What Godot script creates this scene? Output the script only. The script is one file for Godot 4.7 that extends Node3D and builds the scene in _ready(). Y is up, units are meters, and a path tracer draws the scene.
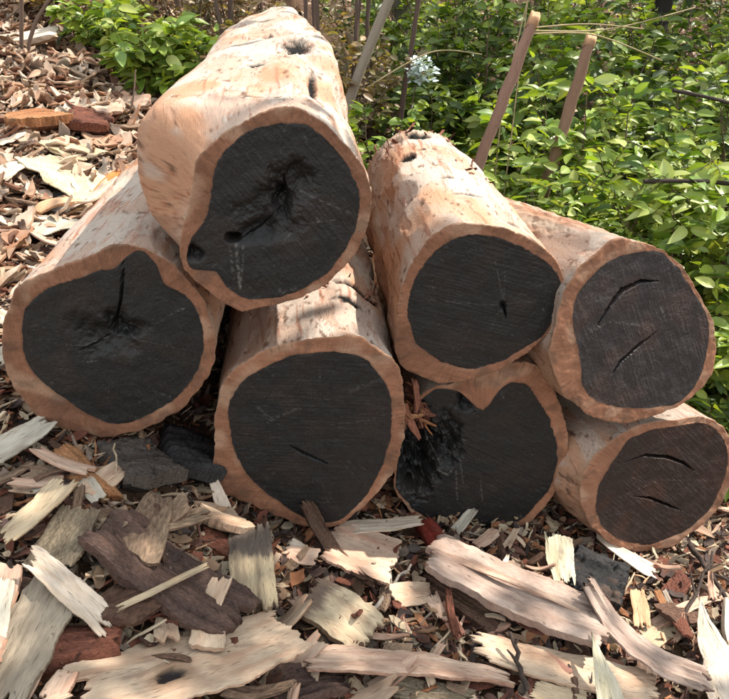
extends Node3D
# A stack of dark-hearted logs on a slope of split wood, bark and dry leaves, with green undergrowth behind.

const LOGS := {
	"T": {"at": Vector3(-0.038, 0.872, -1.450), "back": Vector3(0.000, 0.001, -1.000),
		"rim": [0.187, 0.188, 0.186, 0.181, 0.181, 0.185, 0.190, 0.195, 0.188, 0.178, 0.172, 0.172, 0.173, 0.177, 0.173, 0.173, 0.179, 0.195, 0.220, 0.238, 0.235, 0.242, 0.247, 0.226, 0.213, 0.206, 0.200, 0.192, 0.189, 0.187, 0.185, 0.185],
		"heart": [0.163, 0.162, 0.159, 0.159, 0.160, 0.164, 0.168, 0.164, 0.159, 0.156, 0.153, 0.147, 0.144, 0.140, 0.133, 0.132, 0.137, 0.152, 0.199, 0.224, 0.192, 0.207, 0.214, 0.206, 0.197, 0.188, 0.179, 0.174, 0.167, 0.163, 0.162, 0.161]},
	"L": {"at": Vector3(-0.420, 0.566, -1.500), "back": Vector3(0.041, 0.001, -0.999),
		"rim": [0.226, 0.222, 0.225, 0.225, 0.228, 0.230, 0.229, 0.223, 0.201, 0.191, 0.189, 0.194, 0.208, 0.220, 0.220, 0.229, 0.237, 0.252, 0.264, 0.277, 0.287, 0.285, 0.279, 0.273, 0.257, 0.248, 0.235, 0.232, 0.224, 0.225, 0.226, 0.227],
		"heart": [0.199, 0.201, 0.201, 0.194, 0.184, 0.212, 0.220, 0.169, 0.161, 0.152, 0.152, 0.159, 0.169, 0.178, 0.187, 0.189, 0.192, 0.201, 0.204, 0.203, 0.202, 0.207, 0.219, 0.229, 0.227, 0.214, 0.205, 0.203, 0.198, 0.198, 0.197, 0.199]},
	"M": {"at": Vector3(0.011, 0.291, -1.500), "back": Vector3(0.000, 0.001, -1.000),
		"rim": [0.227, 0.231, 0.240, 0.260, 0.269, 0.271, 0.277, 0.259, 0.251, 0.247, 0.248, 0.246, 0.249, 0.246, 0.238, 0.234, 0.234, 0.243, 0.270, 0.304, 0.285, 0.278, 0.284, 0.300, 0.317, 0.313, 0.289, 0.272, 0.255, 0.248, 0.236, 0.231],
		"heart": [0.194, 0.198, 0.207, 0.216, 0.221, 0.232, 0.226, 0.219, 0.213, 0.213, 0.209, 0.210, 0.213, 0.212, 0.209, 0.200, 0.194, 0.196, 0.198, 0.205, 0.211, 0.223, 0.237, 0.264, 0.294, 0.300, 0.272, 0.248, 0.224, 0.210, 0.199, 0.196]},
	"R1": {"at": Vector3(0.428, 0.578, -1.580), "back": Vector3(0.000, 0.001, -1.000),
		"rim": [0.201, 0.203, 0.199, 0.194, 0.189, 0.184, 0.184, 0.188, 0.193, 0.202, 0.212, 0.214, 0.209, 0.203, 0.199, 0.199, 0.202, 0.208, 0.221, 0.245, 0.251, 0.244, 0.240, 0.225, 0.214, 0.203, 0.199, 0.192, 0.192, 0.194, 0.200, 0.200],
		"heart": [0.190, 0.190, 0.185, 0.175, 0.164, 0.160, 0.158, 0.162, 0.167, 0.174, 0.178, 0.180, 0.178, 0.176, 0.177, 0.176, 0.178, 0.180, 0.180, 0.186, 0.181, 0.183, 0.181, 0.184, 0.183, 0.177, 0.177, 0.173, 0.176, 0.186, 0.188, 0.191]},
	"R2": {"at": Vector3(0.846, 0.466, -1.600), "back": Vector3(-0.264, -0.110, -0.958),
		"rim": [0.230, 0.204, 0.191, 0.184, 0.184, 0.192, 0.198, 0.212, 0.227, 0.248, 0.275, 0.274, 0.280, 0.277, 0.264, 0.259, 0.264, 0.256, 0.250, 0.250, 0.244, 0.245, 0.247, 0.254, 0.261, 0.265, 0.276, 0.294, 0.308, 0.312, 0.285, 0.256],
		"heart": [0.214, 0.195, 0.180, 0.173, 0.173, 0.180, 0.189, 0.204, 0.211, 0.217, 0.225, 0.234, 0.235, 0.237, 0.223, 0.204, 0.186, 0.180, 0.182, 0.196, 0.203, 0.205, 0.203, 0.208, 0.216, 0.230, 0.251, 0.282, 0.283, 0.270, 0.248, 0.231]},
	"B1": {"at": Vector3(0.475, 0.092, -1.620), "back": Vector3(0.000, 0.001, -1.000),
		"rim": [0.243, 0.240, 0.241, 0.248, 0.262, 0.281, 0.303, 0.295, 0.269, 0.255, 0.253, 0.273, 0.267, 0.254, 0.244, 0.238, 0.241, 0.248, 0.263, 0.262, 0.270, 0.269, 0.279, 0.288, 0.306, 0.311, 0.309, 0.301, 0.285, 0.271, 0.259, 0.248],
		"heart": [0.210, 0.205, 0.202, 0.208, 0.213, 0.227, 0.244, 0.228, 0.156, 0.165, 0.234, 0.262, 0.258, 0.246, 0.237, 0.231, 0.235, 0.242, 0.256, 0.254, 0.258, 0.259, 0.270, 0.277, 0.295, 0.296, 0.286, 0.272, 0.255, 0.246, 0.231, 0.221]},
	"B2": {"at": Vector3(0.982, -0.025, -1.600), "back": Vector3(-0.246, -0.133, -0.960),
		"rim": [0.290, 0.277, 0.265, 0.251, 0.238, 0.222, 0.204, 0.195, 0.195, 0.203, 0.216, 0.224, 0.237, 0.252, 0.260, 0.255, 0.248, 0.233, 0.228, 0.219, 0.219, 0.218, 0.224, 0.231, 0.242, 0.252, 0.269, 0.271, 0.283, 0.295, 0.296, 0.293],
		"heart": [0.259, 0.253, 0.243, 0.231, 0.218, 0.198, 0.182, 0.174, 0.173, 0.179, 0.183, 0.194, 0.186, 0.185, 0.187, 0.196, 0.196, 0.200, 0.197, 0.198, 0.194, 0.198, 0.199, 0.203, 0.216, 0.221, 0.227, 0.244, 0.252, 0.264, 0.259, 0.261]},
}
var CUTS := {
	"T": {"cracks": [[0.0025, 0.008, PackedVector2Array([Vector2(-0.008, -0.002), Vector2(0.016, 0.032), Vector2(0.013, 0.062)])], [0.0020, 0.006, PackedVector2Array([Vector2(-0.007, -0.018), Vector2(-0.035, -0.045), Vector2(-0.080, -0.069)])]],
		"hollows": [[Vector2(-0.017, -0.020), 0.082, 0.074, 0.022, 0.25], [Vector2(0.030, 0.044), 0.057, 0.057, 0.030, 0.30], [Vector2(0.010, 0.002), 0.025, 0.045, 0.030, 0.30], [Vector2(-0.096, -0.064), 0.023, 0.014, 0.050, 0.60], [Vector2(-0.177, -0.093), 0.025, 0.025, 0.030, 0.60], [Vector2(-0.049, -0.049), 0.053, 0.037, 0.010, 0.10]],
		"marks": [[0.0060, 0.50, PackedVector2Array([Vector2(-0.089, -0.079), Vector2(-0.090, -0.134), Vector2(-0.089, -0.180)])], [0.0050, 0.35, PackedVector2Array([Vector2(-0.102, -0.081), Vector2(-0.100, -0.138)])], [0.0040, 0.40, PackedVector2Array([Vector2(-0.075, -0.080), Vector2(-0.079, -0.123), Vector2(-0.089, -0.175)])], [0.0030, 0.25, PackedVector2Array([Vector2(0.045, 0.027), Vector2(0.103, -0.001), Vector2(0.147, -0.021)])], [0.0030, 0.25, PackedVector2Array([Vector2(0.010, -0.072), Vector2(0.042, -0.041), Vector2(0.113, -0.033)])], [0.0100, 0.35, PackedVector2Array([Vector2(-0.004, -0.185), Vector2(0.002, -0.190)])], [0.0080, 0.30, PackedVector2Array([Vector2(0.019, -0.182), Vector2(0.027, -0.184)])], [0.0030, 0.30, PackedVector2Array([Vector2(0.059, 0.134), Vector2(0.062, 0.123)])], [0.0040, 0.30, PackedVector2Array([Vector2(0.077, -0.027), Vector2(0.080, -0.034)])], [0.0020, 0.20, PackedVector2Array([Vector2(-0.029, 0.033), Vector2(-0.003, 0.053)])]]},
	"L": {"cracks": [[0.0028, 0.012, PackedVector2Array([Vector2(0.052, 0.179), Vector2(0.047, 0.150), Vector2(0.034, 0.092), Vector2(0.014, 0.044), Vector2(-0.009, 0.013)])], [0.0020, 0.006, PackedVector2Array([Vector2(0.001, 0.007), Vector2(-0.040, -0.016), Vector2(-0.086, -0.033)])]],
		"hollows": [[Vector2(-0.004, 0.000), 0.082, 0.062, 0.020, 0.25], [Vector2(0.019, 0.039), 0.029, 0.045, 0.030, 0.30], [Vector2(-0.050, 0.034), 0.053, 0.062, 0.008, 0.10], [Vector2(0.038, 0.024), 0.053, 0.033, 0.014, 0.15]],
		"marks": [[0.0020, 0.25, PackedVector2Array([Vector2(0.098, 0.030), Vector2(0.133, 0.053), Vector2(0.174, 0.074)])], [0.0030, 0.30, PackedVector2Array([Vector2(0.068, -0.140), Vector2(0.107, -0.158)])], [0.0040, 0.50, PackedVector2Array([Vector2(0.154, 0.062), Vector2(0.163, 0.067)])], [0.0050, 0.25, PackedVector2Array([Vector2(-0.063, -0.059), Vector2(-0.040, -0.055)])], [0.0020, 0.20, PackedVector2Array([Vector2(0.039, -0.001), Vector2(0.155, -0.035)])], [0.0030, 0.20, PackedVector2Array([Vector2(-0.107, -0.015), Vector2(-0.062, -0.018), Vector2(-0.009, -0.005)])], [0.0020, 0.20, PackedVector2Array([Vector2(-0.007, -0.017), Vector2(0.023, 0.007), Vector2(0.080, -0.020)])]]},
	"M": {"cracks": [[0.0035, 0.015, PackedVector2Array([Vector2(-0.060, -0.041), Vector2(-0.020, -0.071), Vector2(0.036, -0.106)])]],
		"hollows": [],
		"marks": [[0.0100, 0.12, PackedVector2Array([Vector2(0.094, 0.104), Vector2(0.177, 0.138)])], [0.0080, 0.16, PackedVector2Array([Vector2(-0.125, 0.072), Vector2(-0.099, 0.036), Vector2(-0.026, 0.066)])], [0.0020, 0.20, PackedVector2Array([Vector2(0.024, 0.168), Vector2(0.023, 0.127)])], [0.0020, 0.18, PackedVector2Array([Vector2(-0.162, -0.001), Vector2(-0.078, -0.019)])], [0.0020, 0.16, PackedVector2Array([Vector2(0.044, 0.012), Vector2(0.154, 0.020)])], [0.0030, 0.12, PackedVector2Array([Vector2(-0.095, 0.107), Vector2(0.046, 0.084), Vector2(0.153, 0.063)])]]},
	"R1": {"cracks": [[0.0035, 0.015, PackedVector2Array([Vector2(0.046, -0.002), Vector2(0.055, -0.018), Vector2(0.063, -0.046)])]],
		"hollows": [[Vector2(0.052, -0.013), 0.014, 0.021, 0.015, 0.30]],
		"marks": [[0.0030, 0.16, PackedVector2Array([Vector2(0.023, 0.102), Vector2(0.051, 0.003), Vector2(0.026, -0.077)])], [0.0030, 0.14, PackedVector2Array([Vector2(0.048, 0.081), Vector2(0.053, 0.003)])], [0.0040, 0.30, PackedVector2Array([Vector2(0.149, -0.025), Vector2(0.157, -0.031)])], [0.0030, 0.14, PackedVector2Array([Vector2(-0.150, 0.012), Vector2(0.020, -0.009), Vector2(0.166, -0.002)])]]},
	"R2": {"cracks": [[0.0055, 0.030, PackedVector2Array([Vector2(-0.130, 0.042), Vector2(-0.105, 0.082), Vector2(-0.069, 0.122), Vector2(-0.018, 0.137), Vector2(0.040, 0.129)])], [0.0045, 0.030, PackedVector2Array([Vector2(-0.079, -0.110), Vector2(-0.052, -0.073), Vector2(-0.001, -0.038), Vector2(0.054, -0.007)])]],
		"hollows": [],
		"marks": [[0.0060, 0.22, PackedVector2Array([Vector2(-0.166, 0.022), Vector2(-0.095, 0.044), Vector2(-0.003, 0.019)])], [0.0040, 0.30, PackedVector2Array([Vector2(0.057, 0.055), Vector2(0.071, 0.026)])], [0.0040, 0.25, PackedVector2Array([Vector2(-0.158, 0.031), Vector2(-0.147, 0.029)])], [0.0080, 0.14, PackedVector2Array([Vector2(-0.131, 0.107), Vector2(-0.014, 0.109)])]]},
	"B1": {"cracks": [],
		"hollows": [[Vector2(-0.184, 0.013), 0.082, 0.168, 0.130, 0.35], [Vector2(-0.103, 0.058), 0.057, 0.115, 0.050, 0.40], [Vector2(-0.051, 0.177), 0.049, 0.037, 0.040, 0.60]],
		"marks": [[0.0040, 0.50, PackedVector2Array([Vector2(-0.155, 0.061), Vector2(-0.139, 0.010), Vector2(-0.116, -0.016)])], [0.0060, 0.45, PackedVector2Array([Vector2(-0.123, -0.043), Vector2(-0.091, -0.063), Vector2(-0.081, -0.039)])], [0.0040, 0.50, PackedVector2Array([Vector2(-0.118, 0.069), Vector2(-0.103, 0.054)])], [0.0030, 0.35, PackedVector2Array([Vector2(-0.061, -0.013), Vector2(-0.046, -0.102)])], [0.0040, 0.40, PackedVector2Array([Vector2(-0.070, -0.047), Vector2(-0.060, -0.155)])], [0.0030, 0.25, PackedVector2Array([Vector2(0.035, 0.203), Vector2(0.046, 0.174)])], [0.0040, 0.40, PackedVector2Array([Vector2(0.138, -0.003), Vector2(0.142, -0.010)])], [0.0030, 0.30, PackedVector2Array([Vector2(0.001, -0.087), Vector2(0.013, -0.161)])], [0.0030, 0.30, PackedVector2Array([Vector2(-0.217, 0.015), Vector2(-0.204, -0.054)])], [0.0030, 0.35, PackedVector2Array([Vector2(-0.182, -0.109), Vector2(-0.171, -0.039)])]]},
	"B2": {"cracks": [[0.0045, 0.025, PackedVector2Array([Vector2(-0.102, 0.093), Vector2(-0.046, 0.099), Vector2(0.036, 0.073), Vector2(0.096, 0.039), Vector2(0.137, 0.003)])], [0.0040, 0.025, PackedVector2Array([Vector2(-0.069, -0.029), Vector2(-0.011, -0.051), Vector2(0.057, -0.093), Vector2(0.112, -0.128)])]],
		"hollows": [],
		"marks": [[0.0030, 0.15, PackedVector2Array([Vector2(-0.140, -0.024), Vector2(0.017, 0.002), Vector2(0.221, -0.049)])]]},
}
# loose pieces: name, label, category, tone, middle, direction, up, length, width, thickness, taper at either end, curl
const PIECES := [
	["wood_slab", "broad cream slab of split wood with a knot hole, lowest at the left", "wood slab", "cream", Vector3(-0.224, 0.150, -0.962), Vector3(0.759, -0.358, -0.544), Vector3(0.207, 0.925, -0.319), 0.481, 0.170, 0.022, 1.00, 0.95, 0.025],
	["wood_chip", "bright white splintered chip lying across the grey weathered slab", "wood chip", "white", Vector3(-0.450, 0.296, -1.035), Vector3(0.723, -0.504, 0.472), Vector3(0.477, 0.859, 0.187), 0.219, 0.069, 0.012, 0.70, 0.75, 0.040],
	["stick", "straight pale stick resting on the purple bark slab", "stick", "yellow", Vector3(-0.295, 0.215, -1.101), Vector3(0.663, -0.266, -0.700), Vector3(0.183, 0.964, -0.193), 0.250, 0.020, 0.009, 0.80, 0.80, 0.000],
	["wood_slab", "grey weathered slab with long ridges at the lower left corner", "wood slab", "grey", Vector3(-0.503, 0.265, -0.959), Vector3(0.248, 0.166, -0.954), Vector3(0.060, 0.981, 0.186), 0.273, 0.107, 0.030, 1.00, 0.90, 0.020],
	["wood_slab", "olive brown slab end showing above the white splintered chip", "wood slab", "olive", Vector3(-0.491, 0.287, -1.172), Vector3(0.219, 0.120, -0.968), Vector3(-0.026, 0.993, 0.117), 0.169, 0.101, 0.030, 0.90, 0.80, 0.020],
	["bark_chunk", "dark red bark chunk behind the broad cream slab", "bark chunk", "red", Vector3(-0.435, 0.220, -0.971), Vector3(0.917, -0.295, -0.267), Vector3(0.302, 0.953, -0.015), 0.161, 0.098, 0.060, 0.90, 0.70, 0.050],
	["bark_slab", "large purple brown bark slab under the straight pale stick", "bark slab", "purple", Vector3(-0.304, 0.180, -1.149), Vector3(0.790, -0.516, 0.332), Vector3(0.535, 0.844, 0.037), 0.370, 0.167, 0.050, 0.80, 0.90, 0.060],
	["wood_slab", "pinkish tan slab along the top edge of the purple bark", "wood slab", "tan", Vector3(-0.351, 0.210, -1.228), Vector3(0.805, -0.538, 0.251), Vector3(0.558, 0.830, -0.008), 0.291, 0.091, 0.030, 0.70, 0.60, 0.030],
	["wood_chunk", "rough orange chunk of wood under the left log", "wood chunk", "orange", Vector3(-0.494, 0.302, -1.356), Vector3(0.715, -0.265, 0.647), Vector3(0.196, 0.964, 0.178), 0.202, 0.093, 0.050, 0.90, 0.60, 0.020],
	["wood_strip", "yellow tan strip with a torn end left of the rough orange chunk", "wood strip", "yellow", Vector3(-0.552, 0.324, -1.221), Vector3(0.487, 0.107, -0.867), Vector3(-0.052, 0.994, 0.093), 0.189, 0.079, 0.014, 0.60, 0.80, 0.050],
	["wood_chunk", "upright fibrous chunk, dark above and cream below, in front of the lower middle log", "wood chunk", "fibrous", Vector3(-0.138, 0.092, -1.259), Vector3(0.091, -0.068, 0.994), Vector3(0.006, 0.998, 0.068), 0.267, 0.098, 0.045, 0.90, 0.95, 0.020],
	["wood_splinter", "sunlit pale splinter at the left foot of the lower middle log", "splinter", "white", Vector3(-0.223, 0.145, -1.454), Vector3(0.370, -0.523, 0.768), Vector3(0.227, 0.852, 0.471), 0.094, 0.037, 0.020, 0.60, 0.90, 0.020],
	["wood_chunk", "sunlit cream fibrous block beside the upright fibrous chunk", "wood chunk", "cream", Vector3(-0.210, 0.122, -1.385), Vector3(0.668, -0.557, -0.493), Vector3(0.448, 0.831, -0.331), 0.109, 0.129, 0.040, 0.80, 0.80, 0.020],
	["wood_slab", "cream and pink block with a square end in front of the lower middle log", "wood slab", "pink", Vector3(0.124, -0.039, -1.414), Vector3(0.916, -0.209, 0.343), Vector3(0.264, 0.957, -0.123), 0.195, 0.194, 0.030, 0.90, 1.00, 0.020],
	["wood_chip", "pale ragged chip lying behind the cream and pink block", "wood chip", "white", Vector3(0.193, -0.063, -1.534), Vector3(0.949, -0.193, -0.250), Vector3(0.139, 0.966, -0.216), 0.250, 0.091, 0.014, 0.70, 0.50, 0.020],
	["wood_chip", "small clean white chip left of the curved brown strip", "wood chip", "white", Vector3(-0.022, -0.008, -1.407), Vector3(0.805, -0.534, 0.257), Vector3(0.509, 0.845, 0.163), 0.090, 0.037, 0.008, 0.80, 0.60, 0.010],
	["bark_strip", "curved brown bark strip with a reddish top end", "bark strip", "brown", Vector3(0.058, -0.014, -1.390), Vector3(0.550, -0.259, 0.794), Vector3(0.148, 0.966, 0.213), 0.316, 0.047, 0.012, 0.90, 0.50, 0.160],
	["twig", "bare grey twig slanting in front of the cream and pink block", "twig", "greytwig", Vector3(0.185, -0.058, -1.307), Vector3(0.606, -0.065, -0.793), Vector3(0.039, 0.998, -0.051), 0.199, 0.011, 0.006, 0.90, 0.50, 0.000],
	["wood_chunk", "cream fibrous wedge right of the broad cream slab", "wood chunk", "creamfib", Vector3(0.049, -0.027, -1.212), Vector3(0.753, -0.233, 0.615), Vector3(0.181, 0.972, 0.147), 0.209, 0.132, 0.040, 0.80, 0.90, 0.020],
	["wood_slab", "long pinkish plank lying flat along the lower middle", "wood slab", "pink", Vector3(0.205, -0.042, -1.071), Vector3(0.966, -0.257, 0.003), Vector3(0.253, 0.952, -0.173), 0.491, 0.087, 0.030, 0.90, 0.50, 0.030],
	["wood_slab", "long pinkish grey slab with a dark hollow underside right of centre", "wood slab", "pinkgrey", Vector3(0.493, -0.101, -1.294), Vector3(0.871, -0.197, 0.450), Vector3(0.237, 0.971, -0.034), 0.482, 0.181, 0.050, 0.80, 0.90, 0.050],
	["bark_strip", "long curved grey bark rind running to the lower right", "bark strip", "pinkgrey", Vector3(0.757, -0.149, -1.161), Vector3(0.623, -0.222, 0.750), Vector3(0.348, 0.937, -0.012), 0.371, 0.105, 0.020, 0.70, 0.90, 0.140],
	["wood_slab", "cream plank below the long pinkish grey slab", "wood slab", "cream", Vector3(0.566, -0.143, -1.102), Vector3(0.958, -0.214, 0.194), Vector3(0.235, 0.967, -0.094), 0.458, 0.119, 0.025, 0.70, 0.90, 0.020],
	["wood_splinter", "big pale pointed splinter at the lower right corner", "splinter", "white", Vector3(0.975, -0.201, -1.162), Vector3(0.192, 0.017, -0.981), Vector3(-0.003, 1.000, 0.016), 0.341, 0.114, 0.012, 1.00, 0.05, 0.030],
	["wood_splinter", "narrow yellowish pointed splinter standing on the cream plank", "splinter", "greenpale", Vector3(0.631, -0.088, -1.058), Vector3(0.097, 0.122, -0.988), Vector3(-0.012, 0.993, 0.121), 0.195, 0.055, 0.010, 1.00, 0.05, 0.020],
	["wood_chip", "thin pale greenish chip leaning on the charred chunk", "wood chip", "greenpale", Vector3(0.667, -0.140, -1.443), Vector3(-0.128, -0.292, 0.948), Vector3(-0.039, 0.956, 0.290), 0.154, 0.088, 0.008, 0.90, 0.60, 0.050],
	["charred_chunk", "cracked black charred chunk below the lower right log", "charred chunk", "char", Vector3(0.765, -0.213, -1.430), Vector3(0.873, -0.248, 0.419), Vector3(0.224, 0.969, 0.107), 0.178, 0.185, 0.070, 0.80, 0.90, 0.020],
	["bark_chunk", "bright red crumbly bark bit at the foot of the hollow log", "bark chunk", "brightred", Vector3(0.337, -0.108, -1.531), Vector3(0.357, -0.150, 0.922), Vector3(0.054, 0.989, 0.140), 0.120, 0.069, 0.035, 0.80, 0.80, 0.020],
	["twig", "dark forked twig standing in the sunny litter", "twig", "darktwig", Vector3(1.026, -0.231, -1.363), Vector3(0.668, 0.150, -0.729), Vector3(-0.101, 0.989, 0.110), 0.355, 0.012, 0.007, 1.00, 0.60, 0.030],
	["twig", "dark twig crossing behind the forked one", "twig", "darktwig", Vector3(1.143, -0.275, -1.478), Vector3(0.025, -0.003, 1.000), Vector3(0.000, 1.000, 0.003), 0.240, 0.018, 0.007, 1.00, 0.60, 0.020],
	["twig", "short dark twig upright before the cream plank", "twig", "darktwig", Vector3(0.449, -0.086, -1.096), Vector3(-0.110, 0.497, -0.861), Vector3(0.063, 0.868, 0.493), 0.124, 0.014, 0.007, 1.00, 0.70, 0.020],
	["wood_chip", "sunlit white sliver pointing under the lower right log", "wood chip", "white", Vector3(0.900, -0.231, -1.528), Vector3(0.771, -0.309, 0.556), Vector3(0.251, 0.951, 0.181), 0.200, 0.066, 0.012, 0.40, 0.90, 0.030],
	["wood_strip", "curling sunlit pinkish strip beneath the forked twig", "wood strip", "pink", Vector3(1.005, -0.243, -1.342), Vector3(0.904, -0.150, -0.401), Vector3(0.137, 0.989, -0.061), 0.374, 0.043, 0.010, 0.90, 0.40, 0.100],
	["wood_chip", "broad sunlit yellow flake beside the big pale splinter", "wood chip", "yellow", Vector3(0.924, -0.251, -1.291), Vector3(0.872, -0.176, -0.458), Vector3(0.156, 0.984, -0.082), 0.237, 0.086, 0.010, 0.80, 0.70, 0.030],
	["wood_chip", "peach coloured chip right of the charred chunk", "wood chip", "peach", Vector3(0.863, -0.228, -1.338), Vector3(-0.305, 0.065, 0.950), Vector3(0.020, 0.998, -0.062), 0.148, 0.048, 0.014, 0.80, 0.90, 0.020],
	["wood_chip", "orange sliver between the peach chip and the curling strip", "wood chip", "orange", Vector3(0.938, -0.244, -1.364), Vector3(-0.023, 0.015, 1.000), Vector3(0.000, 1.000, -0.015), 0.085, 0.028, 0.010, 0.80, 0.60, 0.020],
	["bark_chunk", "blunt orange billet with a smooth side on the slope at the left", "billet", "orange", Vector3(-1.093, 0.634, -3.357), Vector3(0.671, -0.048, -0.739), Vector3(0.032, 0.999, -0.035), 0.259, 0.233, 0.090, 0.50, 1.00, 0.020],
	["bark_chunk", "dark red splintered billet end lying against the orange one", "billet", "red", Vector3(-0.907, 0.600, -3.455), Vector3(0.979, -0.200, 0.048), Vector3(0.200, 0.980, 0.010), 0.227, 0.236, 0.090, 1.00, 0.70, 0.030],
	["wood_slab", "sunlit cream slab with dark borer holes behind the left log", "wood slab", "creamhole", Vector3(-0.865, 0.542, -2.928), Vector3(0.727, -0.248, 0.640), Vector3(0.298, 0.954, 0.031), 0.434, 0.297, 0.020, 0.70, 0.90, 0.040],
	["wood_slab", "second sunlit pale slab just above the one with borer holes", "wood slab", "yellow", Vector3(-0.902, 0.568, -3.165), Vector3(0.862, -0.272, 0.428), Vector3(0.244, 0.962, 0.121), 0.226, 0.218, 0.020, 0.70, 0.70, 0.040],
	["wood_chip", "vivid orange chip at the corner of the sunlit slab", "wood chip", "vivid", Vector3(-0.707, 0.518, -2.956), Vector3(0.191, 0.071, -0.979), Vector3(-0.014, 0.997, 0.070), 0.308, 0.069, 0.012, 0.70, 0.50, 0.040],
	["wood_chip", "second orange chip tucked against the top log", "wood chip", "vivid", Vector3(-0.684, 0.488, -2.827), Vector3(0.302, 0.046, -0.952), Vector3(-0.014, 0.999, 0.044), 0.154, 0.059, 0.012, 0.70, 0.50, 0.020],
	["bark_chunk", "flat dark grey bark piece beside the left log", "bark chunk", "darkgrey", Vector3(-0.841, 0.488, -2.720), Vector3(0.982, -0.189, 0.008), Vector3(0.189, 0.982, 0.002), 0.139, 0.227, 0.030, 0.80, 0.80, 0.020],
	["wood_chip", "square pale grey chip below the flat dark bark piece", "wood chip", "palegrey", Vector3(-0.842, 0.483, -2.513), Vector3(0.557, -0.008, -0.830), Vector3(0.005, 1.000, -0.007), 0.186, 0.196, 0.010, 0.90, 0.90, 0.020],
	["wood_slab", "pale tapered slab poking in from the left edge under the left log", "wood slab", "palegrey", Vector3(-0.641, 0.358, -1.427), Vector3(0.550, -0.014, -0.835), Vector3(0.008, 1.000, -0.012), 0.183, 0.097, 0.014, 1.00, 0.60, 0.030],
	["wood_chip", "pale white flake at the left edge beside the sunlit slab", "wood chip", "white", Vector3(-1.052, 0.580, -2.888), Vector3(0.324, 0.045, -0.945), Vector3(-0.014, 0.999, 0.042), 0.264, 0.133, 0.012, 0.90, 0.50, 0.040],
	["bark_chunk", "rounded dark grey bark chunk in the shade under the left log", "bark chunk", "darkgrey", Vector3(-0.400, 0.251, -1.434), Vector3(0.746, -0.401, -0.532), Vector3(0.327, 0.916, -0.233), 0.164, 0.205, 0.090, 0.80, 0.80, 0.020],
	["bark_chunk", "blackish bark chunk in the gap between left and lower middle logs", "bark chunk", "char", Vector3(-0.301, 0.187, -1.544), Vector3(0.753, -0.588, -0.295), Vector3(0.548, 0.809, -0.215), 0.163, 0.221, 0.080, 0.80, 0.80, 0.020],
	["bark_chunk", "torn reddish bark wad wedged right of the lower middle log", "bark chunk", "torn", Vector3(0.286, 0.270, -1.600), Vector3(0.491, -0.871, 0.000), Vector3(0.871, 0.491, 0.000), 0.148, 0.160, 0.050, 0.90, 0.80, 0.030],
	["stalk", "thin pale stalk upright by the rough orange chunk", "stalk", "yellow", Vector3(-0.427, 0.310, -1.369), Vector3(0.093, 0.950, -0.299), Vector3(-0.282, 0.313, 0.907), 0.115, 0.006, 0.003, 1.00, 0.60, 0.000],
	["stalk", "thin pale stalk upright near the sunlit cream block", "stalk", "yellow", Vector3(-0.307, 0.210, -1.329), Vector3(0.150, 0.831, -0.536), Vector3(-0.224, 0.557, 0.800), 0.076, 0.006, 0.003, 1.00, 0.60, 0.000],
	["wood_chip", "ragged white ashy chip standing against the hollow log", "wood chip", "palegrey", Vector3(0.432, -0.118, -1.588), Vector3(0.722, 0.302, -0.622), Vector3(-0.229, 0.953, 0.197), 0.113, 0.037, 0.012, 0.90, 0.70, 0.030],
	["wood_chip", "salmon pink chip below the cream and pink block", "wood chip", "salmon", Vector3(0.323, -0.101, -1.233), Vector3(0.269, -0.036, 0.962), Vector3(0.010, 0.999, 0.035), 0.118, 0.047, 0.012, 0.70, 0.60, 0.030],
	["wood_chip", "pale pink wedge chip above the salmon one", "wood chip", "pink", Vector3(0.295, -0.092, -1.270), Vector3(0.239, -0.167, 0.957), Vector3(0.041, 0.986, 0.162), 0.086, 0.042, 0.012, 0.90, 0.50, 0.020],
	["wood_chip", "white and pink chip at the foot of the hollow log", "wood chip", "pink", Vector3(0.483, -0.123, -1.521), Vector3(0.704, -0.151, -0.694), Vector3(0.107, 0.989, -0.106), 0.118, 0.043, 0.010, 0.80, 0.80, 0.020],
	["wood_slab", "yellow tan slab half buried at the bottom centre", "wood slab", "olive", Vector3(0.239, -0.086, -1.027), Vector3(0.973, -0.192, 0.129), Vector3(0.190, 0.981, 0.025), 0.190, 0.069, 0.030, 0.90, 0.70, 0.040],
	["bark_slab", "dark purple ridged bark at the bottom beneath the broad cream slab", "bark slab", "purple", Vector3(-0.032, -0.010, -1.015), Vector3(0.797, -0.403, -0.450), Vector3(0.351, 0.915, -0.198), 0.250, 0.110, 0.040, 0.90, 0.70, 0.060],
	["wood_sliver", "narrow pink sliver in front of the dark red chunk", "splinter", "pink", Vector3(-0.477, 0.244, -0.870), Vector3(0.280, 0.068, -0.958), Vector3(-0.019, 0.998, 0.065), 0.067, 0.018, 0.012, 0.90, 0.40, 0.020],
	["wood_slab", "pale plank end at the left edge under the white chip", "wood slab", "palegrey", Vector3(-0.556, 0.295, -0.986), Vector3(-0.106, 0.126, -0.986), Vector3(0.013, 0.992, 0.125), 0.152, 0.039, 0.016, 1.00, 0.80, 0.020],
	["wood_slab", "tan splintered block end under the front of the broad cream slab", "wood slab", "pink", Vector3(-0.436, 0.233, -0.871), Vector3(0.297, 0.025, -0.955), Vector3(-0.007, 1.000, 0.024), 0.062, 0.047, 0.030, 0.90, 0.80, 0.020],
	["bark_slab", "dark brown bark slab sloping under the pinkish grey slab", "bark slab", "brown", Vector3(0.382, -0.127, -1.294), Vector3(0.759, -0.183, 0.626), Vector3(0.141, 0.983, 0.116), 0.288, 0.095, 0.040, 0.70, 0.90, 0.040],
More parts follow.
